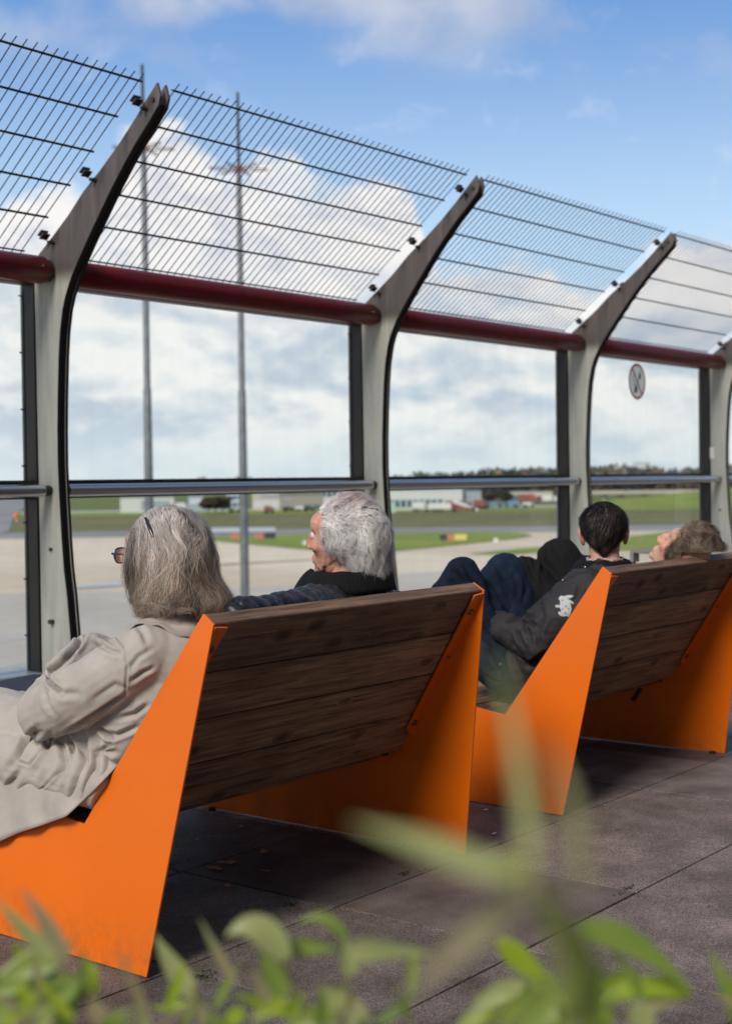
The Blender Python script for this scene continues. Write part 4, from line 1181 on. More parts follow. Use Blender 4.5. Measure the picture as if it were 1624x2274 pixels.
def seg_dist(px, py, a, b):
    a = np.array(a, float); b = np.array(b, float); d = b - a; L2 = d @ d
    t = np.clip(((px - a[0]) * d[0] + (py - a[1]) * d[1]) / L2, 0, 1)
    return np.hypot(px - a[0] - t * d[0], py - a[1] - t * d[1]), t


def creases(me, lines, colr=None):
    """folds in cloth: each (points, depth in metres, width in px, shade painted into the colour). Points are where the folds run on the side turned to us."""
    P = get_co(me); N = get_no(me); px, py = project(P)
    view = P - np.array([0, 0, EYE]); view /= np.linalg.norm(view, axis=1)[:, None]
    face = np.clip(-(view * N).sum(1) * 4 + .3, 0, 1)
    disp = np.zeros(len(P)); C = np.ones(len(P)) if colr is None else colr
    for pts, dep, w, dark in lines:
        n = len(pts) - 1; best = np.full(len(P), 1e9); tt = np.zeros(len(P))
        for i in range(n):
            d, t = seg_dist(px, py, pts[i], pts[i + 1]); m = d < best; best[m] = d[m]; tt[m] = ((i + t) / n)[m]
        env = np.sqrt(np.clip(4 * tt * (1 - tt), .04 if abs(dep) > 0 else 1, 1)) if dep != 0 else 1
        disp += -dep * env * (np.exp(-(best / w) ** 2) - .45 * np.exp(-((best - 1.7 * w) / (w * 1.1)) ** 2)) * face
        if dark: C = C * (1 - dark * np.exp(-(best / (w * .5)) ** 2) * (face > .2))  # shade of the fold painted into the vertex colour
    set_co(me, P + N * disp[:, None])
    return C


def lean_clamp(me, y0, skew, x0, off=.002):
    """cloth and backs lie flat against the back board and the seat instead of passing through"""
    P = get_co(me); yo = y0
    d = (P[:, 1] - (yo - .110)) * .828 + (P[:, 2] - .881) * .560          # distance in front of the board
    m = (d < off) & (P[:, 2] < .93) & (P[:, 2] > .28)
    P[m, 1] += ((off - d[m]) * .828); P[m, 2] += ((off - d[m]) * .560)
    zs = .332 + .120 * (P[:, 1] - yo - .262); m = (P[:, 2] < zs + .003) & (P[:, 2] > .22) & (P[:, 1] < yo + 1.22)
    P[m, 2] = zs[m] + .003
    set_co(me, P)


from mathutils.bvhtree import BVHTree


def bvh(me): return BVHTree.FromPolygons([v.co.copy() for v in me.vertices], [tuple(p.vertices) for p in me.polygons])


def hit(bv, px, py, off=.002):
    r_ = ray(px, py).normalized(); h = bv.ray_cast(Vector((0, 0, EYE)), r_)
    return None if h[0] is None else h[0] + h[1] * off * (1 if h[1].dot(r_) < 0 else -1)


# ---- signed distance shapes for heads and hair
class SDF:
    def __init__(s, blobs, k=.02): s.b = blobs; s.k = k      # blob: (centre, radii, 3x3 world rotation, sign)

    def __call__(s, P):
        out = None
        for c, r, Rm, sg in s.b:
            q = (P - c) @ Rm; r = np.asarray(r, float)
            k0 = np.linalg.norm(q / r, axis=1); k1 = np.linalg.norm(q / r ** 2, axis=1) + 1e-9
            d = k0 * (k0 - 1) / k1; d = np.where(k0 < 1e-4, -r.min(), d)
            if out is None: out = d
            elif sg > 0:
                h = np.clip(.5 + .5 * (out - d) / s.k, 0, 1); out = out * (1 - h) + d * h - s.k * h * (1 - h)
            else:
                kk = s.k * .6; h = np.clip(.5 - .5 * (out + d) / kk, 0, 1); out = out * (1 - h) - d * h + kk * h * (1 - h)
        return out

    def grad(s, P, e=.0015):
        g = np.stack([s(P + np.eye(3)[i] * e) - s(P - np.eye(3)[i] * e) for i in range(3)], 1)
        return g / (np.linalg.norm(g, axis=1)[:, None] + 1e-9)


def star_mesh(f, c, n, rmax=.3, disp=None):
    """surface of a shape that can be seen whole from its centre"""
    vs = []; lat = n; lon = 2 * n
    D = []
    for i in range(lat + 1):
        a = -math.pi / 2 + math.pi * i / lat
        for k in range(lon): b = 2 * math.pi * k / lon; D.append((max(math.cos(a), 1e-3) * math.cos(b), max(math.cos(a), 1e-3) * math.sin(b), math.sin(a)))
    D = np.array(D); lo = np.zeros(len(D)); hi = np.full(len(D), rmax)
    ts = np.linspace(rmax, 0.005, 60); hit = np.zeros(len(D)); done = np.zeros(len(D), bool)
    for t in ts:
        v = f(c + D * t); m = (v < 0) & ~done; lo[m] = t; hi[m] = t + (ts[0] - ts[1]); done |= m
    for _ in range(12):
        mid = (lo + hi) / 2; v = f(c + D * mid[:, None]); ins = v < 0; lo = np.where(ins, mid, lo); hi = np.where(ins, hi, mid)
    P = c + D * lo[:, None]
    fs = [(i * lon + k, i * lon + (k + 1) % lon, (i + 1) * lon + (k + 1) % lon, (i + 1) * lon + k) for i in range(lat) for k in range(lon)]
    fs += [tuple(range(lon))[::-1], tuple(lat * lon + k for k in range(lon))]
    return P, fs


class Head:
    """head pose: world position, heading of the face, pitch (up positive), roll (towards the own left positive)"""
    def __init__(s, c, az, pitch=0., roll=0., sc=1.):
        s.c = np.array(c, float)
        F = Vector((math.cos(az), math.sin(az), 0)); Lf = Vector((-F.y, F.x, 0)); U = Vector((0, 0, 1))
        Rp = Matrix.Rotation(-pitch, 3, Lf); F = Rp @ F; U = Rp @ U
        Rr = Matrix.Rotation(-roll, 3, F); Lf = Rr @ Lf; U = Rr @ U
        s.X = np.array(-Lf); s.Y = np.array(F); s.Z = np.array(U)      # own right, forward, up
        s.M = np.stack([s.X, s.Y, s.Z], 1); s.sc = sc

    def w(s, p): return s.c + s.M @ (np.asarray(p, float) * s.sc)

    def loc(s, P): return ((P - s.c) @ s.M) / s.sc

    def blob(s, c, r, sign=1, rot=None):
        Rm = s.M if rot is None else s.M @ np.array(rot)
        return (s.w(c), np.asarray(r) * s.sc, Rm, sign)

    def face(s, age=0.):
        B = [s.blob((0, -.012, .03), (.075, .097, .09)), s.blob((0, .030, -.02), (.062, .060, .088)), s.blob((0, .030, -.068), (.053, .056, .044)),
             s.blob((0, .080, -.098), (.021, .017, .017)), s.blob((0, .070, .045), (.05, .03, .035)),
             s.blob((.043, .062, -.012), (.024, .022, .022)), s.blob((-.043, .062, -.012), (.024, .022, .022)),
             s.blob((.032, .1, .016), (.017, .012, .010), -1), s.blob((-.032, .1, .016), (.017, .012, .010), -1),
             s.blob((0, .090, -.060), (.025, .012, .010)), s.blob((0, .088, -.072), (.021, .012, .008)),
             s.blob((0, .101, -.066), (.022, .004, .0016), -1)]
        B2 = SDF(B, .014)
        nose = SDF([s.blob((0, .094, .012), (.009, .012, .022)), s.blob((0, .106, -.012), (.010, .014, .022)), s.blob((0, .114, -.028), (.0125, .012, .011)),
                    s.blob((.012, .104, -.032), (.009, .010, .008)), s.blob((-.012, .104, -.032), (.009, .010, .008))], .008)

        def f(P):
            a = B2(P); b = nose(P); k = .009; h = np.clip(.5 + .5 * (a - b) / k, 0, 1); return a * (1 - h) + b * h - k * h * (1 - h)
        return f

    def head_parts(s, n=70, ear=1.0):
        f = s.face(); P, fs = star_mesh(f, s.w((0, .01, -.0)), n, .2)
        out = [([Vector(p) for p in P], fs)]
        for sd in (-1, 1):       # ears
            W = lambda x, y, z: Vector(s.w((sd * x, y, z)))
            k = s.sc * ear
            out.append(ell(W(.078, -.012, -.006), (.0055 * k, .014 * k, .026 * k), Matrix(s.M.tolist()) @ Matrix.Rotation(sd * -.30, 3, 'Z')))
            rim = [(.076, -.002, .012), (.083, -.008, .026), (.089, -.020, .027), (.092, -.030, .014), (.090, -.030, -.004), (.085, -.022, -.020), (.079, -.010, -.032)]
            rr_ = [.004, .0045, .005, .005, .0045, .005, .0065]
            for i in range(len(rim) - 1): out.append(cone(W(*rim[i]), W(*rim[i + 1]), rr_[i] * k, rr_[i + 1] * k, seg=10, rings=4))
            out.append(cone(W(.076, -.004, -.002), W(.083, -.014, .008), .004 * k, .004 * k, seg=8, rings=3))
        return out


def hand_parts(wrist, fdir, palm_n, side, sc=1., curl=.5):
    """palm with five separate bent fingers; fdir = where the fingers point, palm_n = out of the palm, side = +1 thumb to the left of fdir seen from the palm's back"""
    w = Vector(wrist); f = Vector(fdir).normalized(); n = Vector(palm_n).normalized(); n = (n - f * n.dot(f)).normalized(); s = f.cross(n) * side
    P = []
    for o in (-.028, -.010, .010, .028): P.append(cone(w + f * .01 * sc + s * o * .7 * sc, w + f * .085 * sc + s * o * sc, .013 * sc, .0105 * sc, seg=12, rings=4))
    lens = [(.028, .040, .024, .020), (.010, .045, .028, .021), (-.010, .042, .027, .021), (-.028, .032, .021, .018)]
    for o, l1, l2, l3 in lens:
        p = w + f * .088 * sc + s * o * sc; d = f.copy(); rr_ = .0088 * sc
        for i, l in enumerate((l1, l2, l3)):
            d = (d * math.cos(curl * (.5 + .3 * i)) + n * math.sin(curl * (.5 + .3 * i))).normalized(); q = p + d * l * sc
            P.append(cone(p, q, rr_, rr_ * .9, seg=10, rings=4)); p = q; rr_ *= .9
    p = w + f * .025 * sc + s * .026 * sc; d = (f * .6 + s * .75 + n * .25).normalized(); rr_ = .0105 * sc
    for l in (.038, .030, .024):
        q = p + d * l * sc; P.append(cone(p, q, rr_, rr_ * .92, seg=10, rings=4)); p = q; d = (d + f * .35 + n * .15).normalized(); rr_ *= .9
    return P


def hair_strands(name, f, c, root_ok, flow, n, steps, slen, lift, wave, width, colf, seed, parent, m, stop=None, d0=-.012, wfreq=40., jit=.25, fly=.0, nclump=420, relief=.006, bright=.24, curl=0.):
    r = np.random.default_rng(seed)
    D = r.normal(0, 1, (n * 3, 3)); D /= np.linalg.norm(D, axis=1)[:, None]
    lo = np.zeros(len(D)); hi = np.full(len(D), .32)
    ts = np.linspace(.32, .02, 50); done = np.zeros(len(D), bool)
    for t in ts:
        v = f(c + D * t); k = (v < 0) & ~done; lo[k] = t; hi[k] = t + (ts[0] - ts[1]); done |= k
    for _ in range(8):
        mid = (lo + hi) / 2; ins = f(c + D * mid[:, None]) < 0; lo = np.where(ins, mid, lo); hi = np.where(ins, hi, mid)
    P = c + D * lo[:, None]; P = P[root_ok(P)][:n]; n = len(P)
    w1 = sines(seed + 1, 12, wfreq); w2 = sines(seed + 2, 8, 14.)
    ph = r.uniform(0, 6.28, n); own = r.normal(0, 1, (n, 3)) * jit
    dep = r.uniform(0, 1, n) ** 1.5; dep2 = r.uniform(0, 1, n) ** 4
    G = P[r.permutation(n)[:nclump]]; cid = np.zeros(n, int)
    for a_ in range(0, n, 2000): cid[a_:a_ + 2000] = ((P[a_:a_ + 2000, None] - G[None]) ** 2).sum(2).argmin(1)
    cl_off = r.normal(0, .02, (nclump, 3))[cid]; cl_lift = (r.uniform(-1, .6, nclump) * relief)[cid]; cl_b = np.clip(1 + r.normal(0, bright, nclump), .35, 1.5)[cid]
    root = P.copy(); Gc = G[cid].copy(); cl_ph = r.uniform(0, 6.28, nclump)[cid] + r.normal(0, .3, n)
    pts = [P.copy()]; alive = np.ones(n, bool); length = r.uniform(.55, 1.0, n)
    al = [alive.copy()]; clump = w1(P * 1.0)
    for i in range(steps):
        t = (i + 1) / steps
        N = f and SDFgrad(f, P)
        cen = P - (root - Gc) * .8
        V = flow(P) + w1(cen + cl_off + .03 * t) * wave + own * .5 * t + w2(P) * wave * .5 - (root - Gc) * 14 * t
        if curl:
            sd_ = np.cross(N, V); sd_ /= np.linalg.norm(sd_, axis=1)[:, None] + 1e-9; V = V + (sd_ * np.sin(t * 11 + cl_ph)[:, None] + N * np.cos(t * 11 + cl_ph)[:, None] * .5) * curl * np.linalg.norm(V, axis=1)[:, None]
        V = V - N * (V * N).sum(1)[:, None] * .85
        V /= np.linalg.norm(V, axis=1)[:, None] + 1e-9
        P = P + V * slen
        d = f(P); target = (d0 + (lift - d0) * min(1, t * 2.2)) - dep * .010 + cl_lift * min(1, t * 2) + fly * (t ** 3) * dep2
        N = SDFgrad(f, P); P = P - N * (d - target)[:, None] * .6
        pts.append(P.copy())
        if stop is not None: alive = alive & ~stop(P, t)
        alive = alive & (t <= length + .02); al.append(alive.copy())
    pts = np.array(pts); al = np.array(al)        # (S,n,3)
    S = len(pts); tang = np.gradient(pts, axis=0); tang /= np.linalg.norm(tang, axis=2)[:, :, None] + 1e-9
    Nn = np.array([SDFgrad(f, p) for p in pts]); side = np.cross(tang, Nn); side /= np.linalg.norm(side, axis=2)[:, :, None] + 1e-9
    roll = r.uniform(-.45, .45, n)[None, :, None]; side = side * np.cos(roll) + Nn * np.sin(roll)
    cnt = al.sum(0); idx = np.arange(S)[:, None]
    k = np.clip(idx / np.maximum(cnt - 1, 1)[None, :], 0, 1)
    wd = width * r.uniform(.6, 1.3, n)[None, :] * (1 - k ** 2.2 * .85) * np.where(k < .1, .6, 1)
    A = pts - side * wd[:, :, None] / 2; B = pts + side * wd[:, :, None] / 2
    V = np.stack([A, B], 2).transpose(1, 0, 2, 3)         # n,S,2,3
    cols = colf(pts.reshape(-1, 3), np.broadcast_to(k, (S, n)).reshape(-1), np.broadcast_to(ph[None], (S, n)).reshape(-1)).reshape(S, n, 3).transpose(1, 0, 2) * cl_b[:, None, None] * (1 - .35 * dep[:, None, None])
    faces = []
    base = (np.arange(n) * S * 2)
    for j in range(S - 1):
        ok = cnt > j + 1; b = base[ok] + j * 2
        faces.append(np.stack([b, b + 1, b + 3, b + 2], 1))
    F = np.concatenate(faces)
    me = bpy.data.meshes.new(name); me.from_pydata(V.reshape(-1, 3).tolist(), [], F.tolist())
    me.polygons.foreach_set('use_smooth', [True] * len(F))
    set_col(me, np.repeat(cols.reshape(-1, 3), 2, axis=0)); me.update()
    return put(name, me, m, parent)


def SDFgrad(f, P, e=.002):
    g = np.stack([f(P + np.eye(3)[i] * e) - f(P - np.eye(3)[i] * e) for i in range(3)], 1)
    return g / (np.linalg.norm(g, axis=1)[:, None] + 1e-9)


def hair_mat(name, rough=.42, spec=.5):
    m = mat(name, (.3, .25, .2), rough=rough, spec=spec, attr='board')
    b = m.node_tree.nodes['Principled BSDF']
    n = m.node_tree.nodes; a = [k for k in n if k.type == 'ATTRIBUTE'][0]
    L = m.node_tree.links; L.new(a.outputs['Color'], b.inputs['Base Color'])
    tr = n.new('ShaderNodeBsdfTranslucent'); ms = n.new('ShaderNodeMixShader'); ms.inputs[0].default_value = .42; L.new(a.outputs['Color'], tr.inputs['Color'])
    L.new(b.outputs[0], ms.inputs[1]); L.new(tr.outputs[0], ms.inputs[2]); L.new(ms.outputs[0], n['Material Output'].inputs['Surface'])
    return m


MT['hair'] = hair_mat('hair_strands')
MT['skin'] = mat('skin', (.55, .30, .21), rough=.5, spec=.35, sub=.25, attr='board', var=.12, vscale=45, bump=.25, bscale=180)
MT['eye'] = mat('eye', (.7, .68, .65), rough=.15)
MT['coat_cloth'] = mat('beige_coat_cloth', (.50, .43, .36), rough=.8, spec=.15, attr='board', var=.08, vscale=18, bump=.12, bscale=60, sheen=.1)
MT['quilt'] = mat('dark_quilted_nylon', (.022, .024, .034), rough=.38, spec=.5, attr='board', var=.25, vscale=25, bump=.3, bscale=90)
MT['black_cord'] = mat('black_corduroy', (.008, .008, .009), rough=.85, spec=.2, bump=.5, bscale=160, stretch=(1, 1, .1))
MT['denim'] = mat('dark_blue_denim', (.012, .03, .085), rough=.85, spec=.15, attr='board', var=.3, vscale=30, bump=.4, bscale=700)
MT['black_cloth'] = mat('black_trousers', (.006, .006, .007), rough=.85, spec=.15, attr='board', bump=.2, bscale=500)
MT['jacket'] = mat('charcoal_jacket', (.045, .041, .043), rough=.7, spec=.25, attr='board', var=.15, vscale=16, bump=.15, bscale=600)
MT['navy_cloth'] = mat('navy_trousers', (.02, .025, .05), rough=.8)
MT['shoe'] = mat('dark_shoe', (.03, .028, .026), rough=.5)
MT['rim_glass'] = mat('spectacle_frame', (.012, .025, .055), rough=.25, spec=.6)
MT['lens'] = glass_mat(); MT['lens'].name = 'spectacle_lens'
MT['clip'] = mat('hair_clip', (.02, .02, .035), rough=.25, spec=.7)
MT['knit'] = mat('taupe_knit', (.17, .13, .11), rough=.9)


def person(loc, label): return thing('person', loc, label, 'person', None)


def skin_colors(me, base, head, flush=.25, extra=None):
    P = get_co(me); C = np.tile(np.array(base), (len(P), 1)); q = head.loc(P)
    k = 1 + .12 * fbm(P, 30, 5)
    C = C * k[:, None]
    ear = np.exp(-(((np.abs(q[:, 0]) - .085) / .014) ** 2)) * (np.abs(q[:, 2]) < .05); nose = np.exp(-((np.linalg.norm(q - np.array([0, .112, -.025]), axis=1) / .022) ** 2))
    chk = np.exp(-((np.linalg.norm(np.stack([np.abs(q[:, 0]) - .045, q[:, 1] - .07, q[:, 2] + .02], 1), axis=1) / .03) ** 2))
    f = np.clip(ear + nose + chk * .6, 0, 1) * flush; C = C * (1 - f[:, None] * np.array([.0, .55, .55]))
    lip = np.exp(-((np.abs(q[:, 2] + .066) / .009) ** 2)) * np.exp(-((q[:, 0] / .02) ** 2)) * (q[:, 1] > .085)
    C = C * (1 - lip[:, None] * np.array([.1, .45, .4]))
    brow = np.exp(-((np.abs(q[:, 2] - .033) / .005) ** 2)) * np.exp(-(((np.abs(q[:, 0]) - .032) / .017) ** 2)) * (q[:, 1] > .07)
    C = C * (1 - .5 * brow[:, None])
    set_col(me, C)


MT['eyelid'] = mat('eyelid_skin', (.55, .32, .24), rough=.5, spec=.3)


def eyes(h, parent, m='eye'):
    for sd in (-1, 1):
        g = MB(); vs, fs = ell(h.w((sd * .031, .0785, .014)), [.0125 * h.sc] * 3, None, 16, 10); g.add(vs, fs, True); g.build('eye', MT[m], parent)


def shoe(p, d, parent):
    p = Vector(p); d = Vector(d).normalized()
    me = fuse([cone(p - d * .06, p + d * .03, .042, .04, ((0, 0, 1), .8)), cone(p + d * .03, p + d * .17, .042, .032, ((0, 0, 1), .7)), cone(p - d * .05 + Vector((0, 0, .02)), p - d * .04 + Vector((0, 0, .06)), .04, .04)], .006, 3, 'shoe')
    return put('shoe', me, MT['shoe'], parent)


# =========================================================== woman in the beige coat
w = person((2.57, 2.75, .4), 'grey haired person in a beige raincoat with a dark hair clip and glasses, seated nearest')
hw = Head((2.562, 2.675, 1.000), R(95), R(-2), R(0), 1.05)
Wn = hw.w
body = hw.head_parts(64)
body += [cone(Wn((0, -.025, -.08)), (2.565, 2.61, .80), .054, .062), cone((2.565, 2.62, .79), (2.565, 2.83, .52), .095, .12, ((0, 1, 0), .75)),
         cone((2.44, 2.61, .775), (2.41, 2.84, .60), .042, .036), cone((2.41, 2.84, .60), (2.58, 2.96, .63), .036, .026),
         cone((2.70, 2.62, .775), (2.75, 2.86, .60), .042, .036), cone((2.75, 2.86, .60), (2.60, 2.975, .67), .036, .026),
         cone((2.50, 2.87, .47), (2.47, 3.34, .56), .075, .055), cone((2.64, 2.87, .47), (2.67, 3.34, .56), .075, .055),
         cone((2.47, 3.34, .56), (2.47, 3.74, .50), .052, .036), cone((2.67, 3.34, .56), (2.67, 3.74, .50), .052, .036)]
body += hand_parts((2.585, 2.96, .635), (.9, -.1, -.1), (0, -1, 0), 1) + hand_parts((2.60, 2.97, .665), (-.5, -.3, -.2), (0, -1, 0), -1, curl=.9)
me = fuse(body, .0042, 2, 'body'); lean_clamp(me, 2.52, .13, 2.333, .02); skin_colors(me, (.62, .36, .27), hw, .3)
wb = put('body', me, MT['skin'], w); eyes(hw, wb)
# coat
T = .0
coat = [cone((2.53, 2.605, .795), (2.60, 2.605, .795), .085, .085, ((0, 1, 0), .95)),                     # yoke
        cone((2.435, 2.60, .770), (2.50, 2.59, .74), .078, .11), cone((2.695, 2.60, .770), (2.63, 2.59, .74), .078, .11),
        cone((2.550, 2.62, .71), (2.550, 2.84, .50), .155, .165), cone((2.585, 2.65, .71), (2.585, 2.86, .50), .15, .165),
        cone((2.425, 2.605, .765), (2.355, 2.79, .655), .080, .078), cone((2.355, 2.79, .655), (2.375, 2.935, .60), .080, .072), cone((2.375, 2.935, .60), (2.50, 3.01, .66), .072, .055), cone((2.50, 3.01, .66), (2.61, 3.00, .69), .055, .045),
        cone((2.71, 2.605, .765), (2.76, 2.86, .62), .078, .07), cone((2.76, 2.86, .62), (2.58, 2.99, .735), .066, .056), cone((2.58, 2.99, .735), (2.47, 2.96, .70), .056, .05),
        cone((2.50, 2.84, .47), (2.46, 3.26, .545), .115, .090), cone((2.64, 2.84, .47), (2.68, 3.26, .545), .115, .09), cone((2.56, 2.82, .47), (2.56, 3.26, .52), .11, .09),
        cone((2.42, 2.78, .44), (2.40, 3.24, .47), .080, .075)]
me = fuse(coat, .0034, 11, 'coat'); lean_clamp(me, 2.52, .13, 2.333, .004)
P = get_co(me); N = get_no(me)
# broad soft drape
dd = .0045 * fbm(P * np.array([1, 1, .6]), 14, 3, 2)
set_co(me, P + N * dd[:, None])
Zc = lambda x, y: (x * .6158 * .555, (2000 + y * .6158) * .555)
fold = lambda L, dep, w_, dk=0.: ([Zc(*q) for q in L], dep * 1.1, w_ * .60, dk * .9)
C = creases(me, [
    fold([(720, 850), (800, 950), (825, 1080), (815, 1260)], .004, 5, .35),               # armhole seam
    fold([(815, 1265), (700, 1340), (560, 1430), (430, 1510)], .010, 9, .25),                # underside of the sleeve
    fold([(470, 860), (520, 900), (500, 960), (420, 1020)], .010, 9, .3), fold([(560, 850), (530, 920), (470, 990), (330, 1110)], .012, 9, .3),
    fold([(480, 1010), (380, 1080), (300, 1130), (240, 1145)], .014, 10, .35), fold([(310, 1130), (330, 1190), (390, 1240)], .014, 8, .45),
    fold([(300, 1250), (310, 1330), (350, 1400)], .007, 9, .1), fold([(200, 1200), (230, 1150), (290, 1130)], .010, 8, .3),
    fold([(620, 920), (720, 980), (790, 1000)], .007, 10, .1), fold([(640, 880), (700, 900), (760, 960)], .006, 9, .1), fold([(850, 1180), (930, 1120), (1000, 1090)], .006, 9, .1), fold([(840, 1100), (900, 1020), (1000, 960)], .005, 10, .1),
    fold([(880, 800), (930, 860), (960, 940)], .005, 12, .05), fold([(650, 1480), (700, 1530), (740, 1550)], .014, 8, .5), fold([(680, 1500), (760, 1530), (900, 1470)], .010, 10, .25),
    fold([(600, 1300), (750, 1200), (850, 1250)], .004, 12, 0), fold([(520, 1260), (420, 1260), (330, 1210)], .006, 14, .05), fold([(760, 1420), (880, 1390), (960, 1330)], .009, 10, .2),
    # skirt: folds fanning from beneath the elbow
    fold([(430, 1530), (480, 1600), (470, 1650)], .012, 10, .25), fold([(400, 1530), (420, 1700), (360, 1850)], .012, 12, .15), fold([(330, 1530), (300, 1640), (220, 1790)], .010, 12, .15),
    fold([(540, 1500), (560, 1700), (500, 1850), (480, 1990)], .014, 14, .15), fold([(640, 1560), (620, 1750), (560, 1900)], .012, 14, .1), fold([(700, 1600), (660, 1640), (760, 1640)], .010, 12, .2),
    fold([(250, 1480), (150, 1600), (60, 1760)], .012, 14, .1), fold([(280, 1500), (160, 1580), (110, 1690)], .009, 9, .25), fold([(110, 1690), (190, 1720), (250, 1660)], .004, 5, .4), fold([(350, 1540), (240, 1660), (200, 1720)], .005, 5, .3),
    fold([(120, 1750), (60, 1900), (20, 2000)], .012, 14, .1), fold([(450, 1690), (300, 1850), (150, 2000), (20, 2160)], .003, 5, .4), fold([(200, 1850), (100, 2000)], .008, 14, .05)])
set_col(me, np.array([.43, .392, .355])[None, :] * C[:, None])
cb = bvh(me); wc = put('coat', me, MT['coat_cloth'], w)
# coat skirt falling over the outside of the side plate
g = MB(); top = [(-90, 1600), (0, 1640), (60, 1680), (100, 1690), (150, 1700), (190, 1690), (215, 1670)]
hem = [(-90, 1900), (0, 1868), (45, 1848), (95, 1832), (148, 1813), (205, 1760), (262, 1700)]
nI, nJ = 40, 16; vs = []; cc = []


def lerp_line(L, u):
    k = u * (len(L) - 1); i = min(int(k), len(L) - 2); t = k - i; return L[i][0] + (L[i + 1][0] - L[i][0]) * t, L[i][1] + (L[i + 1][1] - L[i][1]) * t


for i in range(nI + 1):
    u = i / nI; a = lerp_line(top, u); b = lerp_line(hem, u)
    for j in range(nJ + 1):
        v = j / nJ; x = a[0] + (b[0] - a[0]) * v; y = a[1] + (b[1] - a[1]) * v
        X = 2.366 - .024 * v ** .6 + (.05 if u > .78 else 0) * ((u - .78) / .22) + .007 * math.sin(u * 26 + 1.5 * math.sin(v * 3)) * (v + .2)
        vs.append(on_x(x, y, X))
g.add(vs, [(i * (nJ + 1) + j, (i + 1) * (nJ + 1) + j, (i + 1) * (nJ + 1) + j + 1, i * (nJ + 1) + j + 1) for i in range(nI) for j in range(nJ)], True)
me = g.mesh('coat_skirt'); set_col(me, np.tile(np.array([.42, .382, .345]), (len(vs), 1)))
sk = put('coat_skirt', me, MT['coat_cloth'], w); so = sk.modifiers.new('s', 'SOLIDIFY'); so.thickness = .003

# collar: falls from the neck onto the shoulders
g = MB(); cp = []; nI = 72
for i in range(nI + 1):
    a = R(-245) + R(310) * i / nI        # around the neck, opening at the front
    ca, sa = math.cos(a), math.sin(a)
    fr = max(0, sa + .15) / 1.15; back = max(0, -sa)
    r_in = .066; r_out = .118 + .105 * fr ** 1.2 + .012 * back; edge = .004 * math.sin(a * 11)
    for j in range(9):
        t = j / 8; rr_ = r_in + (r_out - r_in) * t
        x, y = 2.562 + rr_ * ca * (1.05 - .15 * fr), 2.615 + rr_ * sa * .95
        h_ = cb.ray_cast(Vector((x, y, 1.2)), Vector((0, 0, -1))); z = h_[0].z if h_[0] is not None else .8
        z = min(max(z, .70), .862 - .02 * t)
        cp.append((x, y, z + .006 + .014 * math.sin(math.pi * min(1, t * 1.05)) * (1 - .4 * fr) + edge * t + (.016 if t < .2 else 0)))
g.add(cp, [(i * 9 + j, (i + 1) * 9 + j, (i + 1) * 9 + j + 1, i * 9 + j + 1) for i in range(nI) for j in range(8)], True)
me = g.mesh('collar'); set_col(me, np.array([[.49, .43, .385] if (k % 9) < 7 else [.34, .30, .27] for k in range(len(cp))]))
co = put('collar', me, MT['coat_cloth'], wc); so = co.modifiers.new('s', 'SOLIDIFY'); so.thickness = .004; so.offset = 1
# shoes, trousers
for x in (2.47, 2.67):
    me = fuse([cone((x, 3.0, .50), (x, 3.34, .57), .085, .068), cone((x, 3.34, .57), (x, 3.72, .505), .068, .055)], .008, 2, 'trouser_leg'); set_col(me, np.ones(len(me.vertices)) * .03); put('trouser_leg', me, MT['navy_cloth'], w)
    shoe((x, 3.72, .495), (0, 1, .1), w)
# hair: a full bob
hb = SDF([hw.blob((0, -.020, .030), (.090, .112, .104)), hw.blob((0, -.038, -.03), (.104, .098, .085)), hw.blob((0, -.045, -.085), (.116, .102, .052)), hw.blob((0, -.068, -.112), (.118, .104, .036)), hw.blob((.0, -.12, -.115), (.06, .03, .03)),
          hw.blob((.062, .03, -.01), (.03, .045, .075)), hw.blob((-.062, .03, -.01), (.03, .045, .075))], .035)
hc = hw.w((0, -.03, -.02))
Pm, fs = star_mesh(hb, hc, 48, .25)


def shrink(P, f, d): return P - SDFgrad(f, P) * d


ql = hw.loc(Pm); keep = ~((ql[:, 1] > .052) & (ql[:, 2] < .075)) & ~(ql[:, 2] < -.105)
Pc = shrink(Pm, hb, .010); Pc = np.where(keep[:, None], Pc, hw.w((0, 0, 0)) + (Pc - hw.w((0, 0, 0))) * .62)
me = bpy.data.meshes.new('hair'); me.from_pydata(Pc.tolist(), [], fs); me.polygons.foreach_set('use_smooth', [True] * len(fs))
set_col(me, np.tile(np.array([.10, .075, .06]), (len(Pc), 1))); hair_o = put('hair', me, MT['hair'], w)


def w_flow(P):
    q = hw.loc(P); v = np.zeros_like(q)
    v[:, 2] = -1.
    # away from the parting near the top, then straight down, tips turning outwards
    top = np.clip((q[:, 2] - .06) / .06, 0, 1); v[:, 0] += top * np.sign(q[:, 0] + .02) * .8; v[:, 1] += -top * .9 + .05
    bot = np.clip((-q[:, 2] - .085) / .05, 0, 1); rad = q.copy(); rad[:, 2] = 0; rad /= np.linalg.norm(rad, axis=1)[:, None] + 1e-9
    v += rad * bot[:, None] * .8; v[:, 2] += bot * .40; v += bot[:, None] * 1.5 * np.sin(P[:, [1, 2, 0]] * 130 + P[:, [2, 0, 1]] * 60)
    v[:, 1] -= .22 * np.clip(q[:, 2] + .05, 0, .1) / .1
    return v @ hw.M.T


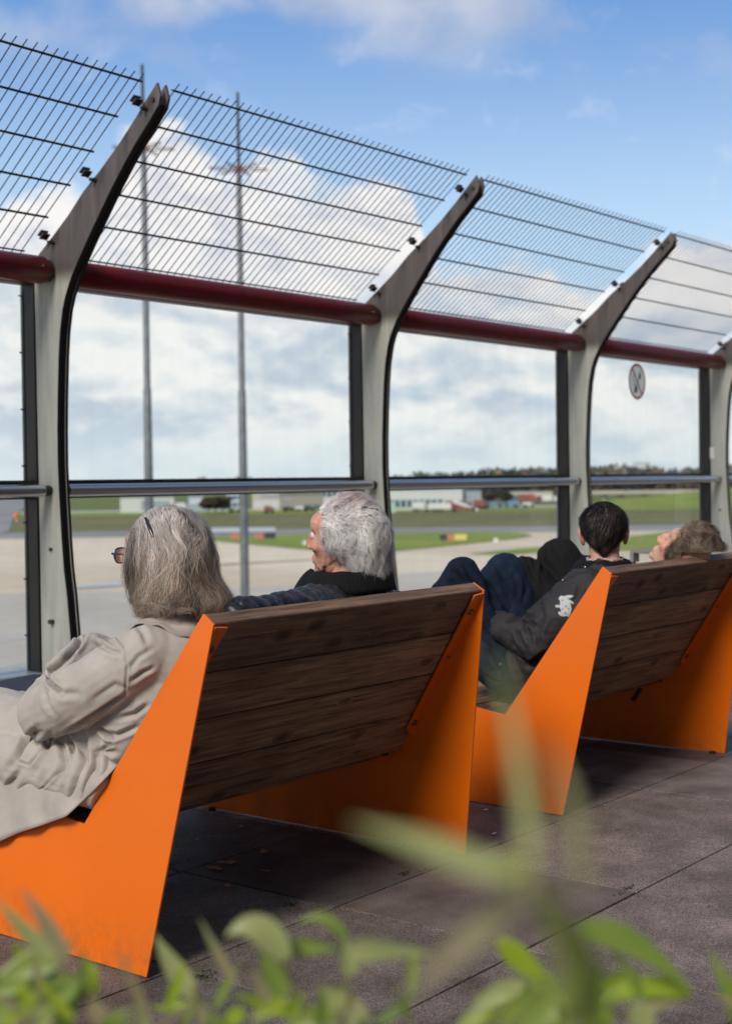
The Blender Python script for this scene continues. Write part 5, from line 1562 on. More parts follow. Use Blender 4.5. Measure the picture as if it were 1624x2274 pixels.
def w_col(P, k, ph):
    q = hw.loc(P); n_ = fbm(P * np.array([1, 1, .25]), 60, 21, 2) * .5 + .35 * np.sin(ph * 37.7)
    t = np.clip((q[:, 2] + .06) / .16 + .25 * n_, 0, 1)[:, None]
    low = np.array([.52, .40, .31]); high = np.array([.90, .85, .84]); C = low * (1 - t) + high * t
    light = np.array([.86, .77, .66]); s = np.clip(n_ * 1.1 + .1 * np.sin(ph * 11), 0, 1)[:, None] * .6; C = C * (1 - s) + light * s
    dark = np.clip(-n_ * .9, 0, .5)[:, None]; C = C * (1 - dark)
    side = np.clip((q[:, 1] - .02) / .06, 0, .6)[:, None]; C = C * (1 - side) + np.array([.52, .44, .36]) * side
    return C


def w_root(P):
    q = hw.loc(P); return ~((q[:, 1] > .058) & (q[:, 2] < .075)) & (q[:, 2] > -.13)


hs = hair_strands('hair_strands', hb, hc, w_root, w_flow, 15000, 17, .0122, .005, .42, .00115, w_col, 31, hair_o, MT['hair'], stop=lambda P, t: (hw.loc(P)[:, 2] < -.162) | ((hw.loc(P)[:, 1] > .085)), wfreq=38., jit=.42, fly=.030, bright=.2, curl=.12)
# hair clip
c0 = Vector(hw.w((-.066, .028, .098))); c1 = Vector(hw.w((-.094, .012, .040)))
a = Vector(on_x(324, 1154, 2.475)); b = Vector(on_x(339, 1190, 2.470))


def onto(f, px, py, d0=3.3, d1=4.2, off=.004):
    r_ = np.array(ray(px, py)); lo = None
    for d in np.arange(d0, d1, .002):
        p = np.array([0, 0, EYE]) + r_ * d
        if f(p[None])[0] < off: return p
    return np.array([0, 0, EYE]) + r_ * (d0 + d1) / 2


cpts = [onto(hb, 323 + 17 * t, 1150 + 42 * t) for t in np.linspace(0, 1, 6)]
g = MB(); g.tube([Vector(p) for p in cpts], [.0035, .0048, .005, .005, .0048, .003], 8); g.tube([Vector(cpts[0]) + Vector((0, -.004, 0)), Vector(cpts[-1]) + Vector((0, -.006, 0))], .002, 6); g.build('hair_clip', MT['clip'], w)
# glasses
g = MB()
for sd in (-1, 1):
    rim = []
    for i in range(17):
        an = 2 * math.pi * i / 16; rim.append(Vector(hw.w((sd * (.034 + .026 * math.copysign(abs(math.cos(an)) ** .7, math.cos(an))), .116 - .010 * abs(.034 + .026 * math.cos(an)) / .06, .012 + .019 * math.copysign(abs(math.sin(an)) ** .7, math.sin(an))))))
    g.tube(rim, .0022, 6, caps=False)
    g.tube([Vector(hw.w((sd * .061, .113, .018))), Vector(hw.w((sd * .076, .10, .018))), Vector(hw.w((sd * .082, .02, .014))), Vector(hw.w((sd * .080, -.02, .008)))], [.0035, .003, .0022, .0022], 6)
g.tube([Vector(hw.w((-.010, .116, .016))), Vector(hw.w((0, .119, .019))), Vector(hw.w((.010, .116, .016)))], .0018, 6)
gl = g.build('glasses', MT['rim_glass'], w)
for sd in (-1, 1):
    g = MB(); g.add([hw.w((sd * (.034 + .025 * math.cos(a_)), .113, .012 + .018 * math.sin(a_))) for a_ in np.linspace(0, 6.28, 17)[:-1]], [tuple(range(16))]); g.build('lens', MT['lens'], gl)

def collar(name, c, rx, ry, z0, z1, flare, a0, a1, m, parent, tip=0., lean=0., thick=.004, fold_=True, nI=60, colr=(.5, .5, .5), up=None):
    """turned-down collar round a neck: stands from z0 up to z1 and folds over by flare"""
    g = MB(); nJ = 12; vs = []
    for i in range(nI + 1):
        u = i / nI; a = a0 + (a1 - a0) * u; ca, sa = math.cos(a), math.sin(a)
        e = max(0, abs(u - .5) * 2 - .75) / .25
        for j in range(nJ + 1):
            t = j / nJ
            if fold_:
                if t < .45: k = t / .45; rr_ = 1 + .02 * k; z = z0 + (z1 - z0) * k
                else: k = (t - .45) / .55; rr_ = 1.02 + flare * k; z = z1 + .006 * math.sin(k * 3.14) - (z1 - z0) * (.95 + .2 * e) * k ** 1.3
            else: rr_ = 1 + flare * t; z = z0 + (z1 - z0) * t
            rr_ += tip * e * t
            vs.append((c[0] + rx * ca * rr_, c[1] + ry * sa * rr_ + lean * (z - z0), z + .002 * math.sin(a * 9)))
    g.add(vs, [(i * (nJ + 1) + j, (i + 1) * (nJ + 1) + j, (i + 1) * (nJ + 1) + j + 1, i * (nJ + 1) + j + 1) for i in range(nI) for j in range(nJ)], True)
    me = g.mesh(name); set_col(me, np.tile(np.array(colr), (len(vs), 1))); o = put(name, me, m, parent)
    s = o.modifiers.new('s', 'SOLIDIFY'); s.thickness = thick; return o


def cap_mesh(f, h, c, keepf, depth, colr, parent, n=44, name='hair'):
    Pm, fs = star_mesh(f, c, n, .26); q = h.loc(Pm); keep = keepf(q)
    Pc = Pm - SDFgrad(f, Pm) * depth; Pc = np.where(keep[:, None], Pc, h.c + (Pc - h.c) * .60)
    me = bpy.data.meshes.new(name); me.from_pydata(Pc.tolist(), [], fs); me.polygons.foreach_set('use_smooth', [True] * len(fs))
    set_col(me, np.tile(np.array(colr), (len(Pc), 1))); return put(name, me, MT['hair'], parent)


# =========================================================== white haired man
mn = person((3.29, 2.85, .4), 'white haired person in a dark quilted jacket, arm along the bench back')
hm = Head((3.262, 2.640, 1.020), R(102), R(7), R(14), 1.03); Wm = hm.w
body = hm.head_parts(76)
body += [cone(Wm((0, -.022, -.07)), (3.27, 2.60, .84), .060, .066), cone(Wm((-.03, .0, -.085)), (3.25, 2.63, .85), .02, .02), cone((3.275, 2.64, .80), (3.28, 2.86, .52), .11, .125, ((0, 1, 0), .75)),
         cone((3.10, 2.60, .81), (2.87, 2.484, .852), .046, .038), cone((2.87, 2.484, .852), (2.62, 2.470, .855), .036, .027),
         cone((3.45, 2.62, .79), (3.50, 2.88, .58), .046, .04), cone((3.50, 2.88, .58), (3.36, 3.06, .56), .04, .028),
         cone((3.20, 2.90, .47), (3.16, 3.34, .58), .08, .06), cone((3.36, 2.90, .47), (3.40, 3.34, .58), .08, .06),
         cone((3.16, 3.34, .58), (3.15, 3.74, .50), .055, .04), cone((3.40, 3.34, .58), (3.42, 3.74, .50), .055, .04)]
body += hand_parts((2.61, 2.470, .850), (-.85, .0, -.5), (0, .5, -.8), 1, curl=.9) + hand_parts((3.36, 3.06, .56), (-.7, .6, -.1), (0, 0, -1), -1)
me = fuse(body, .0042, 1, 'body'); skin_colors(me, (.56, .29, .215), hm, .25)
# weathered creases of neck and cheek, seen from the side
P = get_co(me); N = get_no(me); q = hm.loc(P); mm_ = (np.linalg.norm(q, axis=1) < .19)
set_co(me, P + N * (mm_ * .0011 * fbm(P, 110, 4, 3))[:, None])
Zb = lambda x, y: ((800 + x * .4926) * .555, (1880 + y * .4926) * .555)
fb = lambda L, d_, w_, k_=0.: ([Zb(*p) for p in L], d_, w_, k_)
C0 = np.ones(len(me.vertices))
C0 = creases(me, [fb([(1010, 620), (1030, 700), (1020, 770), (1000, 840)], .003, 3, .3), fb([(1050, 760), (1020, 800), (1000, 850)], .004, 4, .35), fb([(1090, 740), (1050, 790), (1020, 845)], .003, 3, .3), fb([(985, 600), (1000, 660)], .002, 3, .2),
                  fb([(930, 800), (960, 820), (950, 850)], .003, 4, .25), fb([(885, 740), (900, 770), (890, 800)], .002, 3, .2), fb([(1060, 620), (1055, 680)], .003, 3, .5)], C0)
cc = np.empty(len(me.vertices) * 4, 'f'); me.color_attributes['board'].data.foreach_get('color', cc); cc = cc.reshape(-1, 4); cc[:, :3] *= C0[:, None]; me.color_attributes['board'].data.foreach_set('color', cc.ravel())  # crease shade multiplied into the skin colour
lean_clamp(me, 2.52, .13, 2.333, .02); mb_ = put('body', me, MT['skin'], mn); eyes(hm, mb_)
jk = [cone((3.20, 2.61, .845), (3.34, 2.62, .84), .075, .075), cone((3.13, 2.60, .80), (3.42, 2.62, .79), .085, .085), cone((3.27, 2.64, .74), (3.28, 2.84, .52), .165, .175),
      cone((3.12, 2.590, .815), (2.98, 2.52, .845), .078, .066), cone((2.98, 2.52, .845), (2.86, 2.482, .852), .066, .056), cone((2.86, 2.482, .852), (2.62, 2.470, .858), .056, .044),
      cone((3.44, 2.62, .78), (3.51, 2.87, .59), .078, .068), cone((3.51, 2.87, .59), (3.38, 3.04, .56), .062, .048)]
me = fuse(jk, .0055, 4, 'jacket')
P = get_co(me); N = get_no(me)
# quilting: puffed bands with stitched channels, plus crumple
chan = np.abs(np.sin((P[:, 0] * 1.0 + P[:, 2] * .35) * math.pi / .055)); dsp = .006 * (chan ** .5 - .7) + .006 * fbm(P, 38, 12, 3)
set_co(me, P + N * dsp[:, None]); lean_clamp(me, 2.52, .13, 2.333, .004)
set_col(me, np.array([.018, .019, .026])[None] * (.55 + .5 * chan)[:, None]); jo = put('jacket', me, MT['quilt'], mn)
collar('collar', (3.275, 2.632), .114, .102, .868, .930, .26, R(-262), R(70), MT['black_cord'], jo, tip=.62, lean=-.1, colr=(.01, .01, .01))
for (a_, b_, c_) in (((3.20, 2.90, .47), (3.16, 3.34, .58), (3.15, 3.72, .505)), ((3.36, 2.90, .47), (3.40, 3.34, .58), (3.42, 3.72, .505))):
    me = fuse([cone(a_, b_, .10, .078), cone(b_, c_, .075, .055)], .008, 3, 'trouser_leg'); lean_clamp(me, 2.52, .13, 2.333, .002); put('trouser_leg', me, MT['navy_cloth'], mn); shoe((c_[0], c_[1] + .0, .495), (0, 1, .1), mn)
hbm = SDF([hm.blob((0, -.018, .042), (.088, .108, .092)), hm.blob((0, -.065, .0), (.086, .075, .078)), hm.blob((0, -.085, -.055), (.076, .052, .048)), hm.blob((.066, -.015, .03), (.030, .050, .036)), hm.blob((-.066, -.015, .03), (.030, .050, .036)), hm.blob((0, -.10, -.085), (.05, .03, .03))], .03)
m_keep = lambda q: ~((q[:, 1] > .040) & (q[:, 2] < .088)) & ~((q[:, 2] < .012) & (q[:, 1] > -.030)) & (q[:, 2] > -.12)
ho = cap_mesh(hbm, hm, hm.w((0, -.03, .01)), m_keep,   .012, (.62, .60, .59), mn)


def m_flow(P):
    q = hm.loc(P); v = np.zeros_like(q); v[:, 1] = -1; v[:, 2] = -.25 - 1.2 * np.clip(-q[:, 1] - .03, 0, .08) / .08
    v[:, 2] += -.5 * np.clip(.06 - q[:, 2], 0, .08) / .08
    v[:, 1] += .8 * np.clip(-q[:, 2] - .03, 0, .05) / .05 * (q[:, 1] < -.07)
    return v @ hm.M.T


def m_col(P, k, ph):
    q = hm.loc(P); n_ = fbm(P, 55, 41, 2); t = np.clip(.55 + .45 * n_ + .25 * np.sin(ph * 13), 0, 1)[:, None]
    C = np.array([.80, .77, .76]) * (1 - t) + np.array([1., .985, .965]) * t
    sc_ = np.exp(-(((q[:, 0] - .0) / .05) ** 2 + ((q[:, 1] + .02) / .05) ** 2)) * (q[:, 2] > .1); C = C * (1 - sc_[:, None] * np.array([.15, .3, .3])); return C


hair_strands('hair_strands', hbm, hm.w((0, -.03, .01)), lambda P: m_keep(hm.loc(P)), m_flow, 14000, 13, .009, .009, .95, .00115, m_col, 51, ho, MT['hair'],
             stop=lambda P, t: (hm.loc(P)[:, 2] < -.115) | ((hm.loc(P)[:, 1] > .06) & (hm.loc(P)[:, 2] < .06)), wfreq=54., jit=.5, fly=.022, d0=-.010, bright=.15, relief=.009, curl=.75, nclump=520)
# =========================================================== dark haired youth
yo = person((4.62, 2.86, .4), 'dark haired person in jeans with a white rabbit patch on the jacket sleeve')
hy = Head((4.761, 2.591, .978), R(28), R(-2), R(1), .985); Wy = hy.w
ZE = lambda x, y: ((1750 + x * .4926) * .555, (1950 + y * .4926) * .555)
fe = lambda L, d_, w_, k_=0.: ([ZE(*p) for p in L], d_ * 1.35, w_ * .75, min(.6, k_ * 1.3))
body = hy.head_parts(64, 1.25)
body += [cone(Wy((0, -.028, -.06)), (4.735, 2.565, .83), .053, .058), cone((4.73, 2.60, .79), (4.64, 2.86, .50), .10, .115, ((0, 1, 0), .75)),
         cone((4.59, 2.585, .785), (4.51, 2.73, .575), .042, .036), cone((4.51, 2.73, .575), (4.53, 2.88, .63), .036, .027),
         cone((4.88, 2.61, .785), (4.92, 2.84, .60), .042, .036), cone((4.92, 2.84, .60), (4.74, 2.96, .62), .036, .027),
         cone((4.57, 2.89, .47), (4.492, 3.052, .822), .074, .052), cone((4.70, 2.88, .47), (4.73, 3.02, .82), .078, .056),
         cone((4.492, 3.052, .822), (4.50, 3.36, .47), .048, .036), cone((4.73, 3.02, .82), (4.73, 3.36, .47), .05, .036)]
body += hand_parts((4.545, 2.90, .645), (.95, .0, -.1), (0, 0, -1), 1, curl=.7) + hand_parts((4.74, 2.96, .62), (-.7, .4, .1), (0, 0, -1), -1)
me = fuse(body, .0042, 1, 'body'); lean_clamp(me, 2.532, .02, 4.335, .02); skin_colors(me, (.62, .34, .24), hy, .45); ybo = put('body', me, MT['skin'], yo); eyes(hy, ybo)
jk = [cone((4.69, 2.565, .825), (4.79, 2.575, .825), .070, .070), cone((4.615, 2.58, .785), (4.86, 2.60, .785), .075, .075), cone((4.72, 2.62, .72), (4.63, 2.83, .50), .150, .150), cone((4.66, 2.66, .66), (4.58, 2.86, .46), .12, .11),
      cone((4.60, 2.575, .790), (4.535, 2.65, .690), .072, .074), cone((4.535, 2.65, .69), (4.505, 2.74, .585), .074, .070), cone((4.505, 2.74, .585), (4.50, 2.865, .630), .068, .060), cone((4.50, 2.865, .630), (4.56, 2.95, .655), .060, .050),
      cone((4.87, 2.61, .78), (4.93, 2.83, .60), .072, .066), cone((4.93, 2.83, .60), (4.76, 2.95, .62), .06, .05)]
me = fuse(jk, .0055, 4, 'jacket'); P = get_co(me); N = get_no(me); set_co(me, P + N * (.005 * fbm(P, 24, 31, 3) + .0015 * fbm(P, 80, 35, 2))[:, None]); lean_clamp(me, 2.532, .02, 4.335, .004)
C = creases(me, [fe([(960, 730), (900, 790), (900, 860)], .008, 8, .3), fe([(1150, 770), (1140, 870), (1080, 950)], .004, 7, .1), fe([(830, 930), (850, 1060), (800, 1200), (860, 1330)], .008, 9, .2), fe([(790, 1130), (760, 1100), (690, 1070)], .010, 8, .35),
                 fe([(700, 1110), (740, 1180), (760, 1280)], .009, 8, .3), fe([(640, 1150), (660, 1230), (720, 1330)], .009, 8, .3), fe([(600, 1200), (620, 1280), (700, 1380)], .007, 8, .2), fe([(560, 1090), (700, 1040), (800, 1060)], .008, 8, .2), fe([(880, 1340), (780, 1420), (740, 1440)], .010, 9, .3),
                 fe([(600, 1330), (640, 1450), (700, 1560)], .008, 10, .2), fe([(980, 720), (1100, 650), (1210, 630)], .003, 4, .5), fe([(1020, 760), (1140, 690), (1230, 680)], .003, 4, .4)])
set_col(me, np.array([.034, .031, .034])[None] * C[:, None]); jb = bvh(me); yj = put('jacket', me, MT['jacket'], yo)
collar('collar', (4.745, 2.578), .088, .080, .838, .882, .28, R(-270), R(40), MT['black_cord'], yj, tip=.5, colr=(.01, .01, .01))
MT['floral'] = mat('floral_cotton', (.75, .72, .7), rough=.8, color2=(.35, .05, .12), vscale=160)
collar('shirt_collar', (4.745, 2.578), .072, .066, .845, .893, .06, R(-270), R(70), MT['floral'], yo, fold_=False, thick=.003)
# studs of the shoulder strap
for i, (x, y) in enumerate([(1018, 710), (1197, 632), (1115, 608)]):
    p = hit(jb, *ZE(x, y)) or hit(jb, *ZE(x, y + 20)) or hit(jb, *ZE(x, y + 45))
    if p is not None: g = MB(); vs, fs = ell(p, (.0055, .0055, .0045), None, 12, 8); g.add(vs, fs, True); g.build('stud', MT['steel'], yj)


def raster_patch(name, polys, cell, m, parent, bv, off, Zf, colf=None):
    g = MB(); cache = {}; cols = []

    def inside(p, poly):
        c = False; n = len(poly)
        for i in range(n):
            (x1, y1), (x2, y2) = poly[i], poly[(i + 1) % n]
            if (y1 > p[1]) != (y2 > p[1]) and p[0] < (x2 - x1) * (p[1] - y1) / (y2 - y1) + x1: c = not c
        return c
    xs = [p[0] for q in polys for p in q]; ys = [p[1] for q in polys for p in q]
    x0, y0 = min(xs), min(ys); nx, ny = int((max(xs) - x0) / cell) + 1, int((max(ys) - y0) / cell) + 1

    def V(i, j):
        if (i, j) not in cache:
            p = hit(bv, *Zf(x0 + i * cell, y0 + j * cell), off); cache[(i, j)] = None if p is None else len(g.v)
            if p is not None:
                g.v.append(tuple(p)); cols.append(colf(x0 + i * cell, y0 + j * cell) if colf else (1, 1, 1))
        return cache[(i, j)]
    for i in range(nx):
        for j in range(ny):
            c = (x0 + (i + .5) * cell, y0 + (j + .5) * cell)
            if any(inside(c, q) for q in polys):
                f = [V(i, j), V(i + 1, j), V(i + 1, j + 1), V(i, j + 1)]
                if None not in f: g.f.append(tuple(f)); g.sm.append(True)
    me = g.mesh(name)
    if cols: set_col(me, np.array(cols, float))
    return put(name, me, m, parent)


MT['patch'] = mat('rabbit_patch', (.7, .7, .7), rough=.8, attr='board')
rab = [[(985, 880), (1005, 870), (1030, 882), (1045, 905), (1070, 925), (1085, 955), (1088, 1000), (1075, 1040), (1060, 1062), (1040, 1050), (1020, 1058), (995, 1048), (975, 1020), (985, 1012), (1000, 1025), (990, 990), (975, 965), (990, 935), (985, 915), (975, 900)],
       [(1015, 880), (1050, 868), (1095, 866), (1108, 875), (1080, 892), (1040, 900)], [(1030, 898), (1060, 900), (1095, 920), (1112, 942), (1095, 945), (1060, 925)], [(945, 958), (965, 952), (985, 960), (975, 978), (955, 978), (942, 968)], [(970, 1018), (985, 1018), (1015, 1050), (1000, 1056), (978, 1040)]]


def rcol(x, y):
    for (cx, cy) in ((1012, 918), (985, 950), (1040, 965), (1012, 990), (1062, 985), (1035, 1020), (1055, 1035)):
        if math.hypot(x - cx, y - cy) < 9: return (.42, .18, .22)
    return (.50, .54, .54) if (int(x * .13) + int(y * .17)) % 3 else (.36, .42, .42)


rab = [[(1038 + (x - 1038) * .9, 962 + (y - 962) * .9) for x, y in q] for q in rab]
raster_patch('rabbit_patch', rab, 4, MT['patch'], yj, jb, .0022, ZE, rcol)
# jeans
je = [cone((4.63, 2.88, .47), (4.63, 2.90, .47), .13, .13), cone((4.57, 2.90, .475), (4.490, 3.055, .828), .092, .070), cone((4.71, 2.88, .475), (4.725, 3.01, .825), .105, .078), cone((4.490, 3.055, .828), (4.50, 3.36, .50), .068, .056), cone((4.725, 3.01, .825), (4.73, 3.36, .50), .074, .06), cone((4.54, 2.88, .45), (4.50, 2.98, .52), .085, .08)]
me = fuse(je, .0058, 4, 'jeans'); P = get_co(me); N = get_no(me); set_co(me, P + N * (.004 * fbm(P * np.array([1, 1, .5]), 34, 61, 3))[:, None]); lean_clamp(me, 2.532, .02, 4.335, .004)
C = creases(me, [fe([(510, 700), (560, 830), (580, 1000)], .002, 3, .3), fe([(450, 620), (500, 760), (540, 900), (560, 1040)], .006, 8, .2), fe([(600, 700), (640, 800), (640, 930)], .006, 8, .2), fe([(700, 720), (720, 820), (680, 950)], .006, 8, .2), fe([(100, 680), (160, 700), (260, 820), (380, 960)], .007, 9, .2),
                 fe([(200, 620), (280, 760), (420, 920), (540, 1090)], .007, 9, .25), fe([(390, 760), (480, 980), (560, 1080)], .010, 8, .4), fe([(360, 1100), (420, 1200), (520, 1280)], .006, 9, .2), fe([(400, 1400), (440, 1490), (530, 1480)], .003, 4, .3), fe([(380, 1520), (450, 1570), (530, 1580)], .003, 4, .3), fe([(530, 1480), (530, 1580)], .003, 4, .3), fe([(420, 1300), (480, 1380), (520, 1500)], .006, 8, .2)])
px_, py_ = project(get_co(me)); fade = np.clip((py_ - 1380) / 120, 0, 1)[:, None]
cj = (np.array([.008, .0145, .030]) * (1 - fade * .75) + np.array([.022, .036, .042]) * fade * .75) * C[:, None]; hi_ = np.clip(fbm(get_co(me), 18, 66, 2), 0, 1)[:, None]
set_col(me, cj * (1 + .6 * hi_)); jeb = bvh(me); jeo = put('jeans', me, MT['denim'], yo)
p = hit(jeb, *ZE(510, 1437))
if p is not None: g = MB(); vs, fs = ell(p, (.005, .005, .005), None, 10, 8); g.add(vs, fs, True); MT['copper'] = mat('copper_rivet', (.6, .25, .12), rough=.3, metal=1); g.build('rivet', MT['copper'], jeo)
shoe((4.49, 3.40, .455), (0, 1, .1), yo); shoe((4.73, 3.40, .455), (0, 1, .1), yo)
hby = SDF([hy.blob((0, -.014, .040), (.084, .102, .090)), hy.blob((.045, -.035, .045), (.045, .06, .06)), hy.blob((-.045, -.035, .045), (.045, .06, .06)), hy.blob((0, -.055, .012), (.074, .068, .070)), hy.blob((0, -.066, -.030), (.044, .042, .042)), hy.blob((0, -.072, -.058), (.018, .024, .028))], .018)
y_keep = lambda q: ~((q[:, 1] > .062) & (q[:, 2] < .075)) & ~((q[:, 2] < .012) & (q[:, 1] > -.040)) & ((q[:, 2] > -.028 - .060 * np.clip(1 - np.abs(q[:, 0]) / .055, 0, 1)) | (q[:, 1] > 0))
yh = cap_mesh(hby, hy, hy.w((0, -.02, .01)), y_keep, .007, (.012, .010, .011), yo)


def y_flow(P):
    q = hy.loc(P); c = q - np.array([.01, -.045, .13]); c[:, 2] *= .8; v = c / (np.linalg.norm(c, axis=1)[:, None] + 1e-6); v[:, 2] -= .5; v[:, 0] -= .5 * q[:, 0] / .08 * (q[:, 2] < 0); return v @ hy.M.T


def y_col(P, k, ph):
    n_ = fbm(P, 60, 71, 2) + .5 * np.sin(ph * 7); t = np.clip(.3 + .35 * n_, 0, 1)[:, None]; return np.array([.010, .008, .008]) * (1 - t) + np.array([.10, .072, .066]) * t


hair_strands('hair_strands', hby, hy.w((0, -.02, .01)), lambda P: y_keep(hy.loc(P)), y_flow, 6500, 8, .0075, .004, .28, .0016, y_col, 73, yh, MT['hair'], nclump=260, relief=.006, bright=.45, stop=lambda P, t: (hy.loc(P)[:, 2] < -.035 - .062 * np.clip(1 - np.abs(hy.loc(P)[:, 0]) / .06, 0, 1)) | ((hy.loc(P)[:, 2] < -.002) & (hy.loc(P)[:, 1] > -.034)), wfreq=30., jit=.3, fly=.010, d0=-.006)

# =========================================================== reclining woman
rw = person((5.26, 2.88, .4), 'curly brown haired person leaning far back, face to the sky')
hr_ = Head((5.262, 2.516, .876), R(92), R(50), R(3), .985); Wr = hr_.w
body = hr_.head_parts(72)
body += [cone(Wr((0, -.02, -.07)), (5.26, 2.66, .78), .050, .055), cone((5.26, 2.68, .72), (5.26, 2.90, .50), .10, .115, ((0, 1, 0), .75)),
         cone((5.12, 2.66, .72), (5.06, 2.86, .58), .04, .035), cone((5.06, 2.86, .58), (5.2, 3.0, .56), .035, .026), cone((5.40, 2.66, .72), (5.46, 2.86, .58), .04, .035), cone((5.46, 2.86, .58), (5.32, 3.0, .56), .035, .026),
         cone((5.19, 2.93, .47), (5.10, 3.16, .80), .075, .055), cone((5.33, 2.93, .47), (5.27, 3.08, .86), .075, .055), cone((5.10, 3.16, .80), (5.14, 3.40, .47), .05, .035), cone((5.27, 3.08, .86), (5.32, 3.40, .47), .05, .035)]
body += hand_parts((5.2, 3.0, .56), (.6, .6, 0), (0, 0, -1), 1) + hand_parts((5.32, 3.0, .56), (-.6, .6, 0), (0, 0, -1), -1)
me = fuse(body, .0040, 1, 'body'); P = get_co(me); skin_colors(me, (.66, .38, .28), hr_, .4); rb_ = put('body', me, MT['skin'], rw); eyes(hr_, rb_, 'eyelid')
me = fuse([cone((5.17, 2.66, .74), (5.35, 2.66, .74), .08, .08), cone((5.26, 2.70, .68), (5.26, 2.88, .50), .15, .15), cone((5.12, 2.67, .72), (5.05, 2.86, .58), .07, .065), cone((5.05, 2.86, .58), (5.19, 3.0, .56), .06, .048), cone((5.40, 2.67, .72), (5.47, 2.86, .58), .07, .065), cone((5.47, 2.86, .58), (5.33, 3.0, .56), .06, .048)], .0065, 4, 'sweater')
lean_clamp(me, 2.532, .02, 4.335, .004); P = get_co(me); N = get_no(me); set_co(me, P + N * (.004 * fbm(P, 26, 81, 3))[:, None]); put('sweater', me, MT['knit'], rw)
me = fuse([cone((5.26, 2.92, .47), (5.26, 2.94, .47), .13, .13), cone((5.19, 2.93, .48), (5.105, 3.15, .790), .11, .080), cone((5.33, 2.93, .48), (5.255, 3.07, .845), .135, .096), cone((5.34, 2.90, .50), (5.31, 2.98, .76), .13, .11), cone((5.105, 3.15, .79), (5.14, 3.40, .50), .07, .055), cone((5.255, 3.07, .845), (5.32, 3.40, .50), .08, .055)], .0062, 4, 'trousers')
P = get_co(me); N = get_no(me); set_co(me, P + N * (.004 * fbm(P * np.array([1.4, 1.4, .4]), 34, 91, 3))[:, None]); lean_clamp(me, 2.532, .02, 4.335, .004)
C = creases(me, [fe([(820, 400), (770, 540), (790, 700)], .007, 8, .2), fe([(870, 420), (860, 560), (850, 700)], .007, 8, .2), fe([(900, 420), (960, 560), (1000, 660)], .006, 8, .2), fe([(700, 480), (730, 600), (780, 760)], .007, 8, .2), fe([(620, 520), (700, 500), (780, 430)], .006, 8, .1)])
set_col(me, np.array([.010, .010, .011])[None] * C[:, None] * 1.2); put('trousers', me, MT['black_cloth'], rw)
shoe((5.14, 3.43, .46), (0, 1, .1), rw); shoe((5.32, 3.43, .46), (0, 1, .1), rw)
hbr = SDF([hr_.blob((0, -.010, .050), (.096, .105, .100)), hr_.blob((0, -.010, .11), (.080, .080, .075)), hr_.blob((0, .02, .10), (.06, .055, .06)), hr_.blob((0, -.075, .02), (.080, .058, .075)), hr_.blob((.062, .01, .02), (.03, .045, .05)), hr_.blob((-.062, .01, .02), (.03, .045, .05)), hr_.blob((0, -.08, .13), (.05, .045, .04))], .03)
r_keep = lambda q: ~((q[:, 1] > .058) & (q[:, 2] < .085)) & ~((q[:, 2] < -.02) & (q[:, 1] > -.01)) & (q[:, 2] > -.08)
rh = cap_mesh(hbr, hr_, hr_.w((0, -.02, .03)), r_keep, .012, (.11, .075, .055), rw)
P = get_co(rh.data); P += np.array(rw.location); m = (P[:, 1] < 2.48) & (P[:, 2] < .897); P[m] = hr_.c; set_co(rh.data, P - np.array(rw.location))


def r_flow(P):
    q = hr_.loc(P); v = np.zeros_like(q); v[:, 1] = -.8; v[:, 2] = .55; o = v @ hr_.M.T; o[:, 2] -= .35; return o


def r_col(P, k, ph):
    n_ = fbm(P, 55, 95, 2); t = np.clip(.5 + .5 * n_ + .3 * np.sin(ph * 9), 0, 1)[:, None]; return np.array([.13, .085, .06]) * (1 - t) + np.array([.42, .31, .23]) * t


hair_strands('hair_strands', hbr, hr_.w((0, -.02, .03)), lambda P: r_keep(hr_.loc(P)), r_flow, 9000, 12, .0085, .008, .9, .0013, r_col, 97, rh, MT['hair'], stop=lambda P, t: (hr_.loc(P)[:, 1] > .075) | ((P[:, 2] < .893) & (P[:, 1] < 2.47)), wfreq=60., jit=.5, fly=.022, d0=-.010, nclump=300, relief=.009, curl=.9)
# ------------------------------------------------------------------ bamboo in a planter before the camera
MT['planter'] = mat('planter_concrete', (.25, .24, .22), rough=.9, var=.2); MT['soil'] = mat('soil', (.04, .03, .02), rough=1, var=.4, vscale=40, bump=.6)


def leaf_mat(name, c, c2, tr=.4):
    m = mat(name, c, rough=.38, spec=.4, color2=c2, vscale=22, trans=tr); return m


MT['leaf_green'] = leaf_mat('bamboo_leaf_green', (.20, .30, .05), (.32, .40, .09)); MT['leaf_pale'] = leaf_mat('bamboo_leaf_pale', (.36, .42, .16), (.46, .48, .20)); MT['leaf_bright'] = leaf_mat('bamboo_leaf_bright', (.27, .41, .02), (.40, .48, .05))
MT['leaf_tan'] = leaf_mat('bamboo_leaf_tan', (.42, .34, .20), (.30, .32, .14)); MT['leaf_dark'] = leaf_mat('bamboo_leaf_dark', (.12, .20, .03), (.2, .28, .05)); MT['cane'] = mat('bamboo_cane', (.24, .19, .08), rough=.5, color2=(.14, .17, .05), vscale=20)

